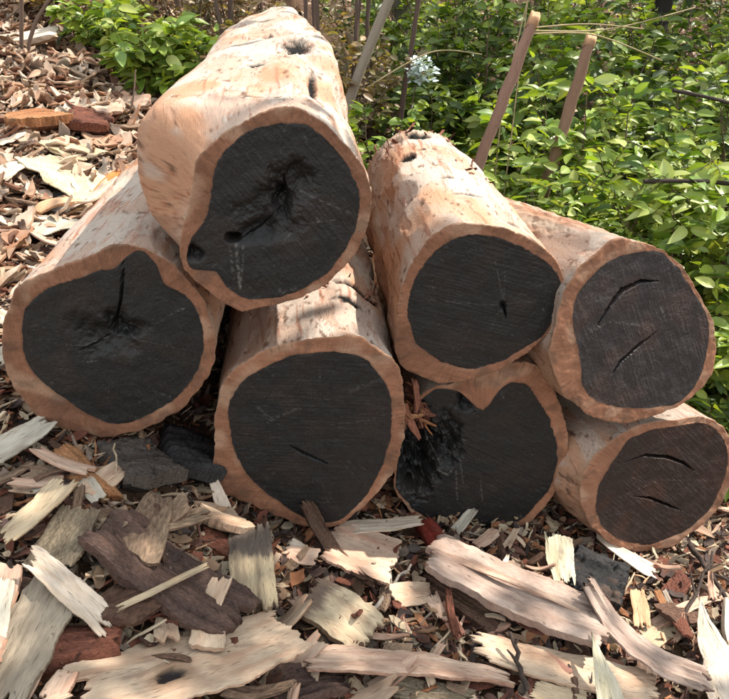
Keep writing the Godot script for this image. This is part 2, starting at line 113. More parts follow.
	["wood_chip", "cream flake leaning below the right end of the long plank", "wood chip", "yellow", Vector3(0.532, -0.138, -1.032), Vector3(0.949, -0.099, 0.300), Vector3(0.094, 0.995, 0.030), 0.132, 0.069, 0.012, 0.80, 0.80, 0.040],
	["wood_strip", "long pale splinter lying along the top of the pinkish grey slab", "splinter", "pink", Vector3(0.503, -0.064, -1.296), Vector3(0.889, -0.208, 0.408), Vector3(0.189, 0.978, 0.087), 0.413, 0.024, 0.012, 0.90, 0.50, 0.020],
]

var rng := RandomNumberGenerator.new()
var taken := {}
var n_fine: FastNoiseLite
var n_mid: FastNoiseLite
var n_low: FastNoiseLite
var n_cell: FastNoiseLite
var mat := {}

# ---------------------------------------------------------------- mesh helpers
class Acc:
	var v := PackedVector3Array()
	var n := PackedVector3Array()
	var c := PackedColorArray()
	var ix := PackedInt32Array()
	func grid(nu: int, nv: int, p: PackedVector3Array, cols: PackedColorArray, wrap: bool, flip: bool) -> void:
		var b := v.size()
		v.append_array(p)
		c.append_array(cols)
		for j in nv:
			var j0: int = max(j - 1, 0)
			var j1: int = min(j + 1, nv - 1)
			for i in nu:
				var i0: int = i - 1
				var i1: int = i + 1
				if wrap:
					i0 = (i0 + nu) % nu
					i1 = i1 % nu
				else:
					i0 = max(i0, 0)
					i1 = min(i1, nu - 1)
				var q := (p[j * nu + i1] - p[j * nu + i0]).cross(p[j1 * nu + i] - p[j0 * nu + i])
				if flip:
					q = -q
				if q.length_squared() < 1e-18:
					q = Vector3.UP
				n.append(q.normalized())
		var most := nu if wrap else nu - 1
		for j in nv - 1:
			for i in most:
				var i1 := (i + 1) % nu
				var a := b + j * nu + i
				var e := b + j * nu + i1
				var f := b + (j + 1) * nu + i
				var g := b + (j + 1) * nu + i1
				if flip:
					ix.append_array(PackedInt32Array([a, e, f, e, g, f]))
				else:
					ix.append_array(PackedInt32Array([a, f, e, e, f, g]))
	func tube(pts: PackedVector3Array, rad: PackedFloat32Array, sides: int, col: Color, wob := 0.0) -> void:
		var p := PackedVector3Array()
		var cs := PackedColorArray()
		var m := pts.size()
		var side := Vector3.RIGHT
		for k in m:
			var d := (pts[min(k + 1, m - 1)] - pts[max(k - 1, 0)]).normalized()
			if absf(d.dot(side)) > 0.95:
				side = Vector3.FORWARD
			var x := (side - d * side.dot(d)).normalized()
			side = x
			var y := d.cross(x)
			for i in sides:
				var t := TAU * i / sides
				var r := rad[k] * (1.0 + wob * sin(t * 3.0 + k * 1.7) + wob * sin(t * 2.0 - k * 0.9))
				p.append(pts[k] + (x * cos(t) + y * sin(t)) * r)
				cs.append(col * (0.9 + 0.2 * absf(sin(i * 2.3 + k * 1.1))))
		grid(sides, m, p, cs, true, false)
		for e in [0, m - 1]:
			var b := v.size()
			var d := (pts[1] - pts[0]).normalized() * -1.0 if e == 0 else (pts[m - 1] - pts[m - 2]).normalized()
			for i in sides:
				v.append(p[e * sides + i])
				n.append(d)
				c.append(col)
			for i in range(1, sides - 1):
				if e == 0:
					ix.append_array(PackedInt32Array([b, b + i, b + i + 1]))
				else:
					ix.append_array(PackedInt32Array([b, b + i + 1, b + i]))
	func mesh() -> ArrayMesh:
		var a := []
		a.resize(Mesh.ARRAY_MAX)
		a[Mesh.ARRAY_VERTEX] = v
		a[Mesh.ARRAY_NORMAL] = n
		a[Mesh.ARRAY_COLOR] = c
		a[Mesh.ARRAY_INDEX] = ix
		var m := ArrayMesh.new()
		m.add_surface_from_arrays(Mesh.PRIMITIVE_TRIANGLES, a)
		return m

func numbered(called: String) -> String:
	if not taken.has(called):
		taken[called] = 0
		return called
	taken[called] += 1
	return "%s_%03d" % [called, taken[called]]

func tag(o: Node, label: String, category: String, group := "") -> void:
	o.set_meta("label", label)
	o.set_meta("category", category)
	if group != "":
		o.set_meta("group", group)

func base(called: String, at: Vector3, b := Basis.IDENTITY) -> Node3D:
	var o := Node3D.new()
	o.name = numbered(called)
	o.transform = Transform3D(b, at)
	add_child(o, true)
	return o

func part(called: String, m: Mesh, material: Material, parent: Node, kind := "") -> MeshInstance3D:
	var o := MeshInstance3D.new()
	o.name = numbered(called) if parent == self else called
	o.mesh = m
	o.material_override = material
	if kind != "":
		o.set_meta("kind", kind)
	parent.add_child(o, true)
	return o

func swarm(called: String, m: Mesh, material: Material, spots: Array, tints: PackedColorArray, parent: Node) -> MultiMeshInstance3D:
	var mm := MultiMesh.new()
	mm.transform_format = MultiMesh.TRANSFORM_3D
	mm.use_colors = true
	mm.mesh = m
	mm.instance_count = spots.size()
	for i in spots.size():
		mm.set_instance_transform(i, spots[i])
		mm.set_instance_color(i, tints[i])
	var o := MultiMeshInstance3D.new()
	o.name = numbered(called) if parent == self else called
	o.multimesh = mm
	o.material_override = material
	o.set_meta("kind", "stuff")
	parent.add_child(o, true)
	return o

func noise(s: int, f: float, oct := 3, type := FastNoiseLite.TYPE_SIMPLEX_SMOOTH) -> FastNoiseLite:
	var q := FastNoiseLite.new()
	q.seed = s
	q.frequency = f
	q.noise_type = type
	q.fractal_octaves = oct
	return q

func grain_image(s: int, low: float, high: float, f: float, oct: int, size := 512) -> Array:
	# a seamless speckle between low and high as a colour texture, and its bumps as a normal map
	var q := noise(s, f, oct)
	var im := q.get_seamless_image(size, size, false, false, 0.15)
	im.convert(Image.FORMAT_RGB8)
	var bump := im.duplicate()
	bump.convert(Image.FORMAT_RGBA8)
	bump.bump_map_to_normal_map(6.0)
	bump.generate_mipmaps()
	var data := im.get_data()
	for k in data.size():
		data[k] = int(255.0 * lerpf(low, high, data[k] / 255.0))
	var out := Image.create_from_data(size, size, false, Image.FORMAT_RGB8, data)
	out.generate_mipmaps()
	return [ImageTexture.create_from_image(out), ImageTexture.create_from_image(bump)]

func split_grain(s: int, low: float) -> Array:
	# fine fibre with thin dark lines where the wood splits
	var size := 1024
	var fine := noise(s, 0.11, 3).get_seamless_image(size, size, false, false, 0.1)
	var q := noise(s + 1, 0.016, 3)
	q.fractal_type = FastNoiseLite.FRACTAL_RIDGED
	var lines := q.get_seamless_image(size, size, false, false, 0.1)
	var broad := noise(s + 2, 0.006, 2).get_seamless_image(size, size, false, false, 0.1)
	fine.convert(Image.FORMAT_L8)
	lines.convert(Image.FORMAT_L8)
	broad.convert(Image.FORMAT_L8)
	var a := fine.get_data()
	var b := lines.get_data()
	var c := broad.get_data()
	var bump := PackedByteArray()
	bump.resize(a.size())
	for k in a.size():
		var deep := smoothstep(0.80, 0.97, b[k] / 255.0) * smoothstep(0.35, 0.65, c[k] / 255.0)
		var v := lerpf(low, 1.0, a[k] / 255.0) * (1.0 - 0.55 * deep)
		bump[k] = int(255.0 * clampf(a[k] / 255.0 * 0.35 + 0.6 - 0.55 * deep, 0.0, 1.0))
		a[k] = int(255.0 * v)
	var im := Image.create_from_data(size, size, false, Image.FORMAT_L8, a)
	im.convert(Image.FORMAT_RGB8)
	im.generate_mipmaps()
	var nm := Image.create_from_data(size, size, false, Image.FORMAT_L8, bump)
	nm.convert(Image.FORMAT_RGBA8)
	nm.bump_map_to_normal_map(5.0)
	nm.generate_mipmaps()
	return [ImageTexture.create_from_image(im), ImageTexture.create_from_image(nm)]

func surface(maps: Array, scale: Vector3, rough: float, bump: float, spec := 0.4) -> StandardMaterial3D:
	var m := StandardMaterial3D.new()
	m.vertex_color_use_as_albedo = true
	m.albedo_texture = maps[0]
	m.normal_enabled = true
	m.normal_texture = maps[1]
	m.normal_scale = bump
	m.uv1_triplanar = true
	m.uv1_scale = scale
	m.roughness = rough
	m.metallic_specular = spec
	return m

func leafy(rough: float, through: float, tint := Color.WHITE) -> StandardMaterial3D:
	var m := StandardMaterial3D.new()
	m.vertex_color_use_as_albedo = true
	m.albedo_color = tint
	m.roughness = rough
	m.metallic_specular = 0.5
	m.backlight_enabled = true
	m.backlight = Color(through, through * 1.0, through * 0.55)
	m.cull_mode = BaseMaterial3D.CULL_DISABLED
	return m

# ---------------------------------------------------------------- ground
func base_height(x: float, z: float) -> float:
	var h := -0.02 - 0.2 * clampf(x, -2.5, 2.0)
	h += 0.2 * smoothstep(0.0, 0.5, -x) * (0.5 + 0.5 * smoothstep(0.7, 1.5, -z))
	h += maxf(0.0, -z - 1.8) * 0.12 * (1.0 - smoothstep(-0.8, 1.2, x))
	h -= 0.055 * smoothstep(-0.25, 0.1, x) + 0.02 * smoothstep(0.6, 0.8, x)
	return h

func height(x: float, z: float) -> float:
	var far := clampf((-z - 3.0) * 0.15, 0.0, 1.0)
	return base_height(x, z) + n_mid.get_noise_2d(x * 6.0, z * 6.0) * 0.022 + n_low.get_noise_2d(x * 2.0, z * 2.0) * (0.03 + 0.25 * far)

func make_ground() -> void:
	var nu := 330
	var nv := 330
	var p := PackedVector3Array()
	var cs := PackedColorArray()
	var soil := Color(0.085, 0.05, 0.036)
	var duff := Color(0.20, 0.125, 0.075)
	for j in nv:
		var b := -1.0 + 2.0 * j / (nv - 1)
		var z := -2.2 - (b * 3.0 + 42.0 * pow(b, 5.0))
		for i in nu:
			var a := -1.0 + 2.0 * i / (nu - 1)
			var x := a * 3.0 + 42.0 * pow(a, 5.0)
			var y := height(x, z) + n_fine.get_noise_2d(x * 12.0, z * 12.0) * 0.012
			p.append(Vector3(x, y, z))
			var t := clampf(0.45 + n_mid.get_noise_2d(x * 9.0, z * 9.0) * 0.9, 0.0, 1.0)
			cs.append(soil.lerp(duff, t))
	var acc := Acc.new()
	acc.grid(nu, nv, p, cs, false, false)
	var g := part("ground", acc.mesh(), mat.soil, self)
	g.set_meta("kind", "structure")
	tag(g, "dark leaf and bark covered soil of the forest slope", "ground")

# ---------------------------------------------------------------- logs
func ring_at(list: Array, t: float) -> float:
	# smooth reading of radii given at equal angles (Catmull-Rom)
	var m := list.size()
	var f := fposmod(t / TAU, 1.0) * m
	var k := int(f)
	var s := f - k
	return cubic_interpolate(list[k % m], list[(k + 1) % m], list[(k + m - 1) % m], list[(k + 2) % m], s)

func line_gap(q: Vector2, pts: PackedVector2Array) -> Vector2:
	# (distance to a polyline, share along it)
	var best := 1e9
	var along := 0.0
	var m := pts.size() - 1
	for k in m:
		var a := pts[k]
		var d := pts[k + 1] - a
		var t := clampf((q - a).dot(d) / maxf(d.length_squared(), 1e-9), 0.0, 1.0)
		var w := q.distance_squared_to(a + d * t)
		if w < best:
			best = w
			along = (k + t) / m
	return Vector2(sqrt(best), along)

func box_of(pts: PackedVector2Array, pad: float) -> Rect2:
	var r := Rect2(pts[0], Vector2.ZERO)
	for q in pts:
		r = r.expand(q)
	return r.grow(pad)

func make_log(key: String, label: String, o: Dictionary) -> Node3D:
	var d: Dictionary = LOGS[key]
	var cut: Dictionary = CUTS[key]
	var back: Vector3 = d.back
	var zc := -back
	var xc := Vector3.UP.cross(zc).normalized()
	var root := base("log", d.at, Basis(xc, zc.cross(xc), zc))
	tag(root, label, "log", "logs stacked in a pile")
	var so: float = o.seed
	var rim: Array = d.rim
	var heart: Array = d.heart
	var boxes := []
	for k in cut.cracks:
		boxes.append(box_of(k[2], k[0] * 2.5))
	var mboxes := []
	for k in cut.marks:
		mboxes.append(box_of(k[2], k[0] * 2.0))
	# --- the black heart of the cut face
	var nu := 400
	var nv := 96
	var p := PackedVector3Array()
	var cs := PackedColorArray()
	var hc: Color = o.heart
	var hr := PackedFloat32Array()
	var rr := PackedFloat32Array()
	var plain := PackedFloat32Array()
	for i in nu:
		var t := TAU * i / nu
		var wob: float = n_mid.get_noise_3d(cos(t) * 7.0 + so, sin(t) * 7.0, 3.0) * 0.0025 * o.get("ragged", 1.0) + n_fine.get_noise_3d(cos(t) * 12.0 + so, sin(t) * 12.0, 8.0) * 0.0016 * o.get("ragged", 1.0)

		rr.append(ring_at(rim, t) * (1.0 + n_low.get_noise_3d(cos(t) * 5.0, sin(t) * 5.0, so) * 0.016) - 0.002 * pow(clampf(n_fine.get_noise_3d(cos(t) * 11.0 + so, sin(t) * 11.0, 2.0) * 2.0, 0.0, 1.0), 2.0) + n_fine.get_noise_3d(cos(t) * 60.0 + so, sin(t) * 60.0, 2.0) * 0.0004)
		plain.append(ring_at(rim, t))
		hr.append(minf(ring_at(heart, t) + wob, rr[i] - 0.004))
	for j in nv:
		var f := float(j) / (nv - 1)
		for i in nu:
			var t := TAU * i / nu
			var q := Vector2(cos(t), sin(t)) * hr[i] * f
			var z := n_mid.get_noise_3d(q.x * 14.0 + so, q.y * 14.0, 0.0) * 0.0025
			# chain saw passes: slanting shallow ridges
			var sw: float = q.x * o.saw.x + q.y * o.saw.y
			z += n_fine.get_noise_2d(sw * 130.0 + so, (q.x - q.y) * 5.0) * 0.0007
			var tone := 1.0 + n_mid.get_noise_3d(q.x * 30.0, q.y * 30.0 + so, 7.0) * 0.22
			# growth rings and radial streaks
			tone *= 1.0 + 0.06 * sin(f * 55.0 + n_mid.get_noise_2d(q.x * 20.0 + so, q.y * 20.0) * 3.0)
			tone *= 1.0 + 0.28 * maxf(0.0, n_fine.get_noise_3d(cos(t) * 26.0 + so, sin(t) * 26.0, f * 1.2)) * smoothstep(0.1, 0.5, f)
			tone *= 1.0 + 0.10 * n_fine.get_noise_2d(sw * 160.0 + so, (q.x - q.y) * 6.0)
			var col := hc * tone
			col = col.lerp(Color(hc.r * 2.1, hc.g * 1.5, hc.b * 1.25), clampf(n_low.get_noise_3d(q.x * 7.0 + so, q.y * 7.0, so * 2.0) * 1.3, 0.0, 0.7))
			# drying checks: thin radial lines, some pale with dust, some open
			var ray := n_fine.get_noise_3d(cos(t) * 14.0 + so * 2.0, sin(t) * 14.0, so + f * 0.7)
			var thin_line := (1.0 - smoothstep(0.0, 0.035, absf(ray))) * smoothstep(0.08, 0.3, f) * clampf(0.1 + n_mid.get_noise_2d(f * 9.0 + so, t * 3.0) * 2.2, 0.0, 1.0)
			col = col.lerp(Color(0.10, 0.088, 0.08) if fposmod(t * 3.0 + so, 2.0) > 1.0 else Color(0.004, 0.004, 0.004), thin_line * 0.55)
			z -= thin_line * 0.0015
			var dust := n_fine.get_noise_3d(q.x * 120.0, q.y * 120.0, so)
			col = col.lerp(Color(0.16, 0.13, 0.11), smoothstep(0.52, 0.74, dust) * 0.38)
			for h in cut.hollows:
				var e: Vector2 = q - h[0]
				var g := Vector2(e.x / h[1], e.y / h[2]).length() + n_mid.get_noise_3d(q.x * (10.0 + 30.0 * h[4]), q.y * (10.0 + 30.0 * h[4]), so + 4.0) * 0.42
				var w := 1.0 - smoothstep(0.2, 1.0, g)
				if w > 0.0:
					z -= w * h[3] * (0.75 + h[4] * 0.5 * n_mid.get_noise_3d(q.x * 30.0 + so, q.y * 14.0, 1.0) + h[4] * 0.3 * n_fine.get_noise_3d(q.x * 60.0, q.y * 40.0, so))
					col = col.lerp(Color(0.0035, 0.003, 0.003), w * clampf(0.85 + n_mid.get_noise_3d(q.x * 26.0, q.y * 18.0, so + 2.0) * 1.5, 0.25, 1.0))
			for k in cut.cracks.size():
				if boxes[k].has_point(q):
					var g := line_gap(q, cut.cracks[k][2])
					var wide: float = cut.cracks[k][0] * (sin(PI * clampf(g.y, 0.05, 0.95))) * (1.0 + 0.5 * n_fine.get_noise_2d(q.x * 90.0, q.y * 90.0))
					var w := 1.0 - smoothstep(wide * 0.55, wide * 1.15, g.x)
					z -= w * cut.cracks[k][1]
					col = col.lerp(Color(0.006, 0.005, 0.005), w * 0.9)
			for k in cut.marks.size():
				if mboxes[k].has_point(q):
					var g := line_gap(q, cut.marks[k][2])
					var wide: float = cut.marks[k][0] * (0.6 + 0.8 * absf(n_fine.get_noise_2d(q.x * 50.0, q.y * 50.0 + 3.0)))
					var w: float = (1.0 - smoothstep(wide * 0.3, wide, g.x)) * cut.marks[k][1] * clampf(0.55 + n_fine.get_noise_2d(q.x * 80.0 + 5.0, q.y * 80.0) * 1.6, 0.0, 1.0)
					col = col.lerp(Color(0.30, 0.27, 0.25), w)
					z += w * 0.002
			if f > 0.97:
				z *= (1.0 - f) / 0.03
			p.append(Vector3(q.x, q.y, z))
			col.a = 1.0
			cs.append(col)
	var acc := Acc.new()
	acc.grid(nu, nv, p, cs, true, true)
	part("heartwood", acc.mesh(), mat.heart, root)
	# --- the ring of sapwood
	nv = 16
	p = PackedVector3Array()
	cs = PackedColorArray()
	var sap: Color = o.sap
	for j in nv:
		var f := float(j) / (nv - 1)
		for i in nu:
			var t := TAU * i / nu
			var r := lerpf(hr[i], rr[i], f)
			var q := Vector2(cos(t), sin(t)) * r
			var z := n_mid.get_noise_3d(q.x * 22.0 + so, q.y * 22.0, 5.0) * 0.003 * smoothstep(0.0, 0.2, f)
			z -= smoothstep(0.92, 1.0, f) * (0.0015 + 0.007 * maxf(0.0, n_mid.get_noise_3d(q.x * 18.0, q.y * 18.0, so)))
			var tone := 1.0 + 0.22 * n_fine.get_noise_3d(cos(t) * 34.0 + so, sin(t) * 34.0, f * 0.5) + 0.22 * n_low.get_noise_3d(q.x * 9.0, q.y * 9.0, so + 9.0)
			var col := sap * tone
			col *= 1.0 + 0.3 * n_mid.get_noise_3d(q.x * 5.0, q.y * 5.0, so + 3.0)
			var saw: float = q.x * o.saw.x + q.y * o.saw.y
			col *= 1.0 + 0.22 * n_fine.get_noise_2d(saw * 130.0 + so, (q.x - q.y) * 5.0)
			col = col.lerp(Color(0.42, 0.27, 0.18), smoothstep(0.1, 0.5, n_low.get_noise_3d(q.x * 8.0 + 3.0, q.y * 8.0, so + 11.0)) * 0.55)
			col = col.lerp(Color(0.07, 0.04, 0.03), smoothstep(0.35, 0.55, n_fine.get_noise_3d(cos(t) * 30.0, sin(t) * 30.0 + so, 4.0)) * smoothstep(0.3, 0.9, f) * 0.6)
			col = col.lerp(sap * 0.42, (1.0 - smoothstep(0.0, 0.13, f)) * 0.55)
			col = col.lerp(Color(0.10, 0.06, 0.04), smoothstep(0.15, 0.5, n_mid.get_noise_3d(q.x * 12.0 + 8.0, q.y * 12.0, so)) * 0.5)
			col = col.lerp(Color(0.40, 0.27, 0.17), smoothstep(0.88, 1.0, f) * 0.2)
			col.a = 1.0
			p.append(Vector3(q.x, q.y, z))
			cs.append(col)
	var edge := p.slice((nv - 1) * nu, nv * nu)
	acc = Acc.new()
	acc.grid(nu, nv, p, cs, true, true)
	part("sapwood_ring", acc.mesh(), mat.endgrain, root)
	# --- the hewn side and the far end: flat axe cuts, each a chord across the round
	var dice := RandomNumberGenerator.new()
	dice.seed = int(so * 1000.0)
	var bins := []
	for k in 24:
		bins.append([])
	for k in int(o.length * 46.0):
		var ft := dice.randf() * TAU
		var facet := [ft, dice.randf_range(-0.03, o.length), dice.randf_range(0.012, 0.065), dice.randf_range(-0.12, 0.12), dice.randf_range(0.5, 1.6), dice.randf(), dice.randf_range(-0.12, 0.12)]
		for e in range(-3, 4):
			bins[(int(ft / TAU * 24.0) + e + 24) % 24].append(facet)
	nv = 150
	p = PackedVector3Array()
	cs = PackedColorArray()
	var length: float = o.length
	var reach := 0.0
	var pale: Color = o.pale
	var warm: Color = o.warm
	for j in nv + 1:
		var f := pow(minf(float(j) / (nv - 1), 1.0), 1.25)
		for i in nu:
			var t := TAU * i / nu
			var far := length
			for k in o.get("ends", []):
				far -= k[2] * exp(-pow(absf(wrapf(t - k[0], -PI, PI)) / k[1], 5.0))
			far += 0.03 * n_mid.get_noise_3d(cos(t) * 14.0, sin(t) * 14.0, so + 2.0)
			var s := f * far
			if j == nv - 1:
				reach += far
			var r := lerpf(rr[i], plain[i], smoothstep(0.0, 0.04, s)) * lerpf(1.0, o.taper, s / length)
			for k in o.get("flares", []):
				r += k[2] * exp(-pow(wrapf(t - k[0], -PI, PI) / k[1], 2.0)) * smoothstep(k[3], k[4], s) * (1.0 - smoothstep(k[5], k[6], s))
			var dir := Vector2(cos(t), sin(t))
			var w := dir * r
			var on := smoothstep(0.0, 0.03, s)
			# hewing: long shallow axe scoops, waves along the grain, torn fibre
			var hewn := r
			var shade := 0.5
			for fc in bins[int(t / TAU * 24.0) % 24]:
				var ds: float = s - fc[1]
				if absf(ds) > 0.3:
					continue
				var dt: float = wrapf(t - fc[0], -PI, PI)
				var rf: float = r * (1.0 - fc[2]) / cos(clampf(dt, -1.2, 1.2)) + fc[3] * ds + fc[4] * ds * ds + fc[6] * dt * r
				if rf < hewn:
					hewn = rf
					shade = fc[5]
			r = lerpf(r, maxf(hewn, r * 0.87), on)
			r += on * n_low.get_noise_3d(w.x * 5.0 + so, w.y * 5.0, s * 2.0) * 0.006
			r += on * n_fine.get_noise_3d(w.x * 26.0, w.y * 26.0 + so, s * 4.0) * 0.0014
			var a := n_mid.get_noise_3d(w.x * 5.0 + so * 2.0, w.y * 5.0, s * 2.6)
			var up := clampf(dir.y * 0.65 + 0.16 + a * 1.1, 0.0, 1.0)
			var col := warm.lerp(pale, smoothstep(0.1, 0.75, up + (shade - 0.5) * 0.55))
			col = col.lerp(Color(0.47, 0.27, 0.19), smoothstep(0.62, 0.95, shade) * 0.3)
			col *= 0.92 + 0.16 * fposmod(shade * 7.3, 1.0)
			var st := n_fine.get_noise_3d(w.x * 22.0 + so, w.y * 22.0, s * 3.0)
			col = col.lerp(Color(0.38, 0.18, 0.115), smoothstep(0.28, 0.6, st * 0.6 + 0.8 * a) * 0.65)
			# peeled layers with crisp torn borders
			var peel := n_mid.get_noise_3d(w.x * 7.0 + so, w.y * 7.0, s * 3.2 + 20.0) + 0.25 * n_fine.get_noise_3d(w.x * 40.0, w.y * 40.0, s * 8.0 + so)
			var layer := smoothstep(0.10, 0.14, peel)
			col = col.lerp(Color(0.43, 0.255, 0.175), layer * 0.45)
			r -= on * layer * 0.0022
			col = col.lerp(Color(0.24, 0.095, 0.055), (1.0 - smoothstep(0.0, 0.03, absf(peel - 0.12))) * 0.55)
			var fib := n_fine.get_noise_3d(w.x * 60.0 + so, w.y * 60.0, s * 3.0 + 9.0)
			col = col.lerp(Color(0.30, 0.11, 0.06), smoothstep(0.24, 0.48, fib) * smoothstep(-0.2, 0.3, n_mid.get_noise_3d(w.x * 4.0, w.y * 4.0 + so, s * 2.0 + 5.0)) * 0.75)
			r += on * smoothstep(0.30, 0.55, fib) * 0.0008
			col = col.lerp(Color(0.50, 0.41, 0.345), smoothstep(0.25, 0.5, n_mid.get_noise_3d(w.x * 9.0, w.y * 9.0 + so, s * 1.6)) * 0.6)
			var sp := n_fine.get_noise_3d(w.x * 30.0 + so, w.y * 30.0, s * 16.0 + 40.0)
			col = col.lerp(Color(0.13, 0.07, 0.045), smoothstep(0.38, 0.55, sp) * 0.8)
			# old bark and torn fibre left towards the far end
			var old: float = smoothstep(o.bark_from, o.bark_from + 0.12, s + a * 0.25)
			col = col.lerp(Color(0.30, 0.14, 0.08).lerp(Color(0.48, 0.38, 0.29), clampf(0.5 + st * 1.4, 0.0, 1.0)), old * 0.85)
			r += old * n_fine.get_noise_3d(w.x * 26.0, w.y * 26.0 + so, s * 12.0) * 0.008
			for k in o.get("knots", []):
				var g := Vector2(wrapf(t - k[0], -PI, PI) * r / k[2], (s - k[1]) / k[3]).length() + n_mid.get_noise_3d(w.x * 30.0, w.y * 30.0, s * 30.0) * 0.5
				var kw := 1.0 - smoothstep(0.5, 1.0, g)
				col = col.lerp(Color(0.006, 0.005, 0.005), kw)
				r -= kw * k[4]
			col *= 0.94 + 0.12 * n_fine.get_noise_2d(i * 3.0, j * 3.0)
			col.a = 1.0
			if j == 0:
				p.append(edge[i])
			elif j == nv:
				p.append(Vector3(0.0, 0.0, -reach / nu))
				col = Color(0.3, 0.2, 0.13)
			else:
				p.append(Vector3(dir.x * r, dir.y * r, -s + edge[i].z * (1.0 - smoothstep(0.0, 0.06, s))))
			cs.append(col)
	acc = Acc.new()
	acc.grid(nu, nv + 1, p, cs, true, true)
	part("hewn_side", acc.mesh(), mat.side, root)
	return root

# ---------------------------------------------------------------- loose wood
# tone: [top, streak, underside, ridge strength, dark speck share, uses bark texture]
func tones() -> Dictionary:
	return {
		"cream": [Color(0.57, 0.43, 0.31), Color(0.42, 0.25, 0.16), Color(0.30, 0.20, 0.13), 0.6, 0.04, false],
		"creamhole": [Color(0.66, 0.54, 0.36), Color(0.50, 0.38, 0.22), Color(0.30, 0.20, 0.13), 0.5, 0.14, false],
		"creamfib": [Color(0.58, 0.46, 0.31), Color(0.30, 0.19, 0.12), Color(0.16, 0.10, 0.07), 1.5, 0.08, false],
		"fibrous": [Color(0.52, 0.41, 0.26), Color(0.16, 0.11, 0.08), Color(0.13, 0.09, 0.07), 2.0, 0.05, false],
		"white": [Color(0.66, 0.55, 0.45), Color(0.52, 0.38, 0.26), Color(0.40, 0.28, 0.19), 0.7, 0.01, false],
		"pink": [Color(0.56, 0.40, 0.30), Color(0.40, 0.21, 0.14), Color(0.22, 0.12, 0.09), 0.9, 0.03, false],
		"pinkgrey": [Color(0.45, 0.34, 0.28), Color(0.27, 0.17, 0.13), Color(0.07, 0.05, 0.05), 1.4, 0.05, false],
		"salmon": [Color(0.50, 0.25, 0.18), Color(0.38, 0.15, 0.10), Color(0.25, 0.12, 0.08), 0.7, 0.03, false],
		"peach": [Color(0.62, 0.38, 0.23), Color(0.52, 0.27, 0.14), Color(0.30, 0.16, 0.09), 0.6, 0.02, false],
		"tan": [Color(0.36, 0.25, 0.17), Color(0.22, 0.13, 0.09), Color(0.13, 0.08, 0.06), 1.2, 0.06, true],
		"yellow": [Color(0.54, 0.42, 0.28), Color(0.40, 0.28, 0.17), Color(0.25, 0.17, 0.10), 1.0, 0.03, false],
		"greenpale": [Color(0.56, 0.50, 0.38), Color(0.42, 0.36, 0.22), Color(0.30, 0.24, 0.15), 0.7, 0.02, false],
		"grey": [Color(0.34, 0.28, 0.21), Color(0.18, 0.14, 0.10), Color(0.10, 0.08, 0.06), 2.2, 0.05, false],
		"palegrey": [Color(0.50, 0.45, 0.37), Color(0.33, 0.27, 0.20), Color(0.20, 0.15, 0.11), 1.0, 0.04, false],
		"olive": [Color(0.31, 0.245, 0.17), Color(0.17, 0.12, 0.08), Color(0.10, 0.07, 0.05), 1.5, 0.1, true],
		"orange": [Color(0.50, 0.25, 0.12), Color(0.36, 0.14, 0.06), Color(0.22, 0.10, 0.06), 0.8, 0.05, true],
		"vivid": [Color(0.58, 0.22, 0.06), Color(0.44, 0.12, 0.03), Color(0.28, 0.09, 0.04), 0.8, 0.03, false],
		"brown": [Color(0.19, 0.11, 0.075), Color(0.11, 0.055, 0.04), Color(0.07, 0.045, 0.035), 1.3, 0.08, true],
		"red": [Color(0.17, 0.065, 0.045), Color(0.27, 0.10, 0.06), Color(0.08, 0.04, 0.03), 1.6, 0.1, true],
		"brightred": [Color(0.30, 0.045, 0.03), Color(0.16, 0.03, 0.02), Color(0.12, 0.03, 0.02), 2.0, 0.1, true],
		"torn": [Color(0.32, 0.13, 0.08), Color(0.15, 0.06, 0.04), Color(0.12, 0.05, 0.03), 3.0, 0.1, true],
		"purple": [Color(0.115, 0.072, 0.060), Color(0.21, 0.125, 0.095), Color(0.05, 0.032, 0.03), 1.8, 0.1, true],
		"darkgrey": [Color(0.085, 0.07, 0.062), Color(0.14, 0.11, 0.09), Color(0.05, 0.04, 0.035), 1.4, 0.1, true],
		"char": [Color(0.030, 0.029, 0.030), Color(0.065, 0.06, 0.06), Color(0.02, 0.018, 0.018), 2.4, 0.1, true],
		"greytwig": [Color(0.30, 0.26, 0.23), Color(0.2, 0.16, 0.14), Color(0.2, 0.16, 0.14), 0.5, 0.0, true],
		"darktwig": [Color(0.085, 0.06, 0.05), Color(0.13, 0.09, 0.07), Color(0.06, 0.04, 0.03), 0.5, 0.0, true],
	}

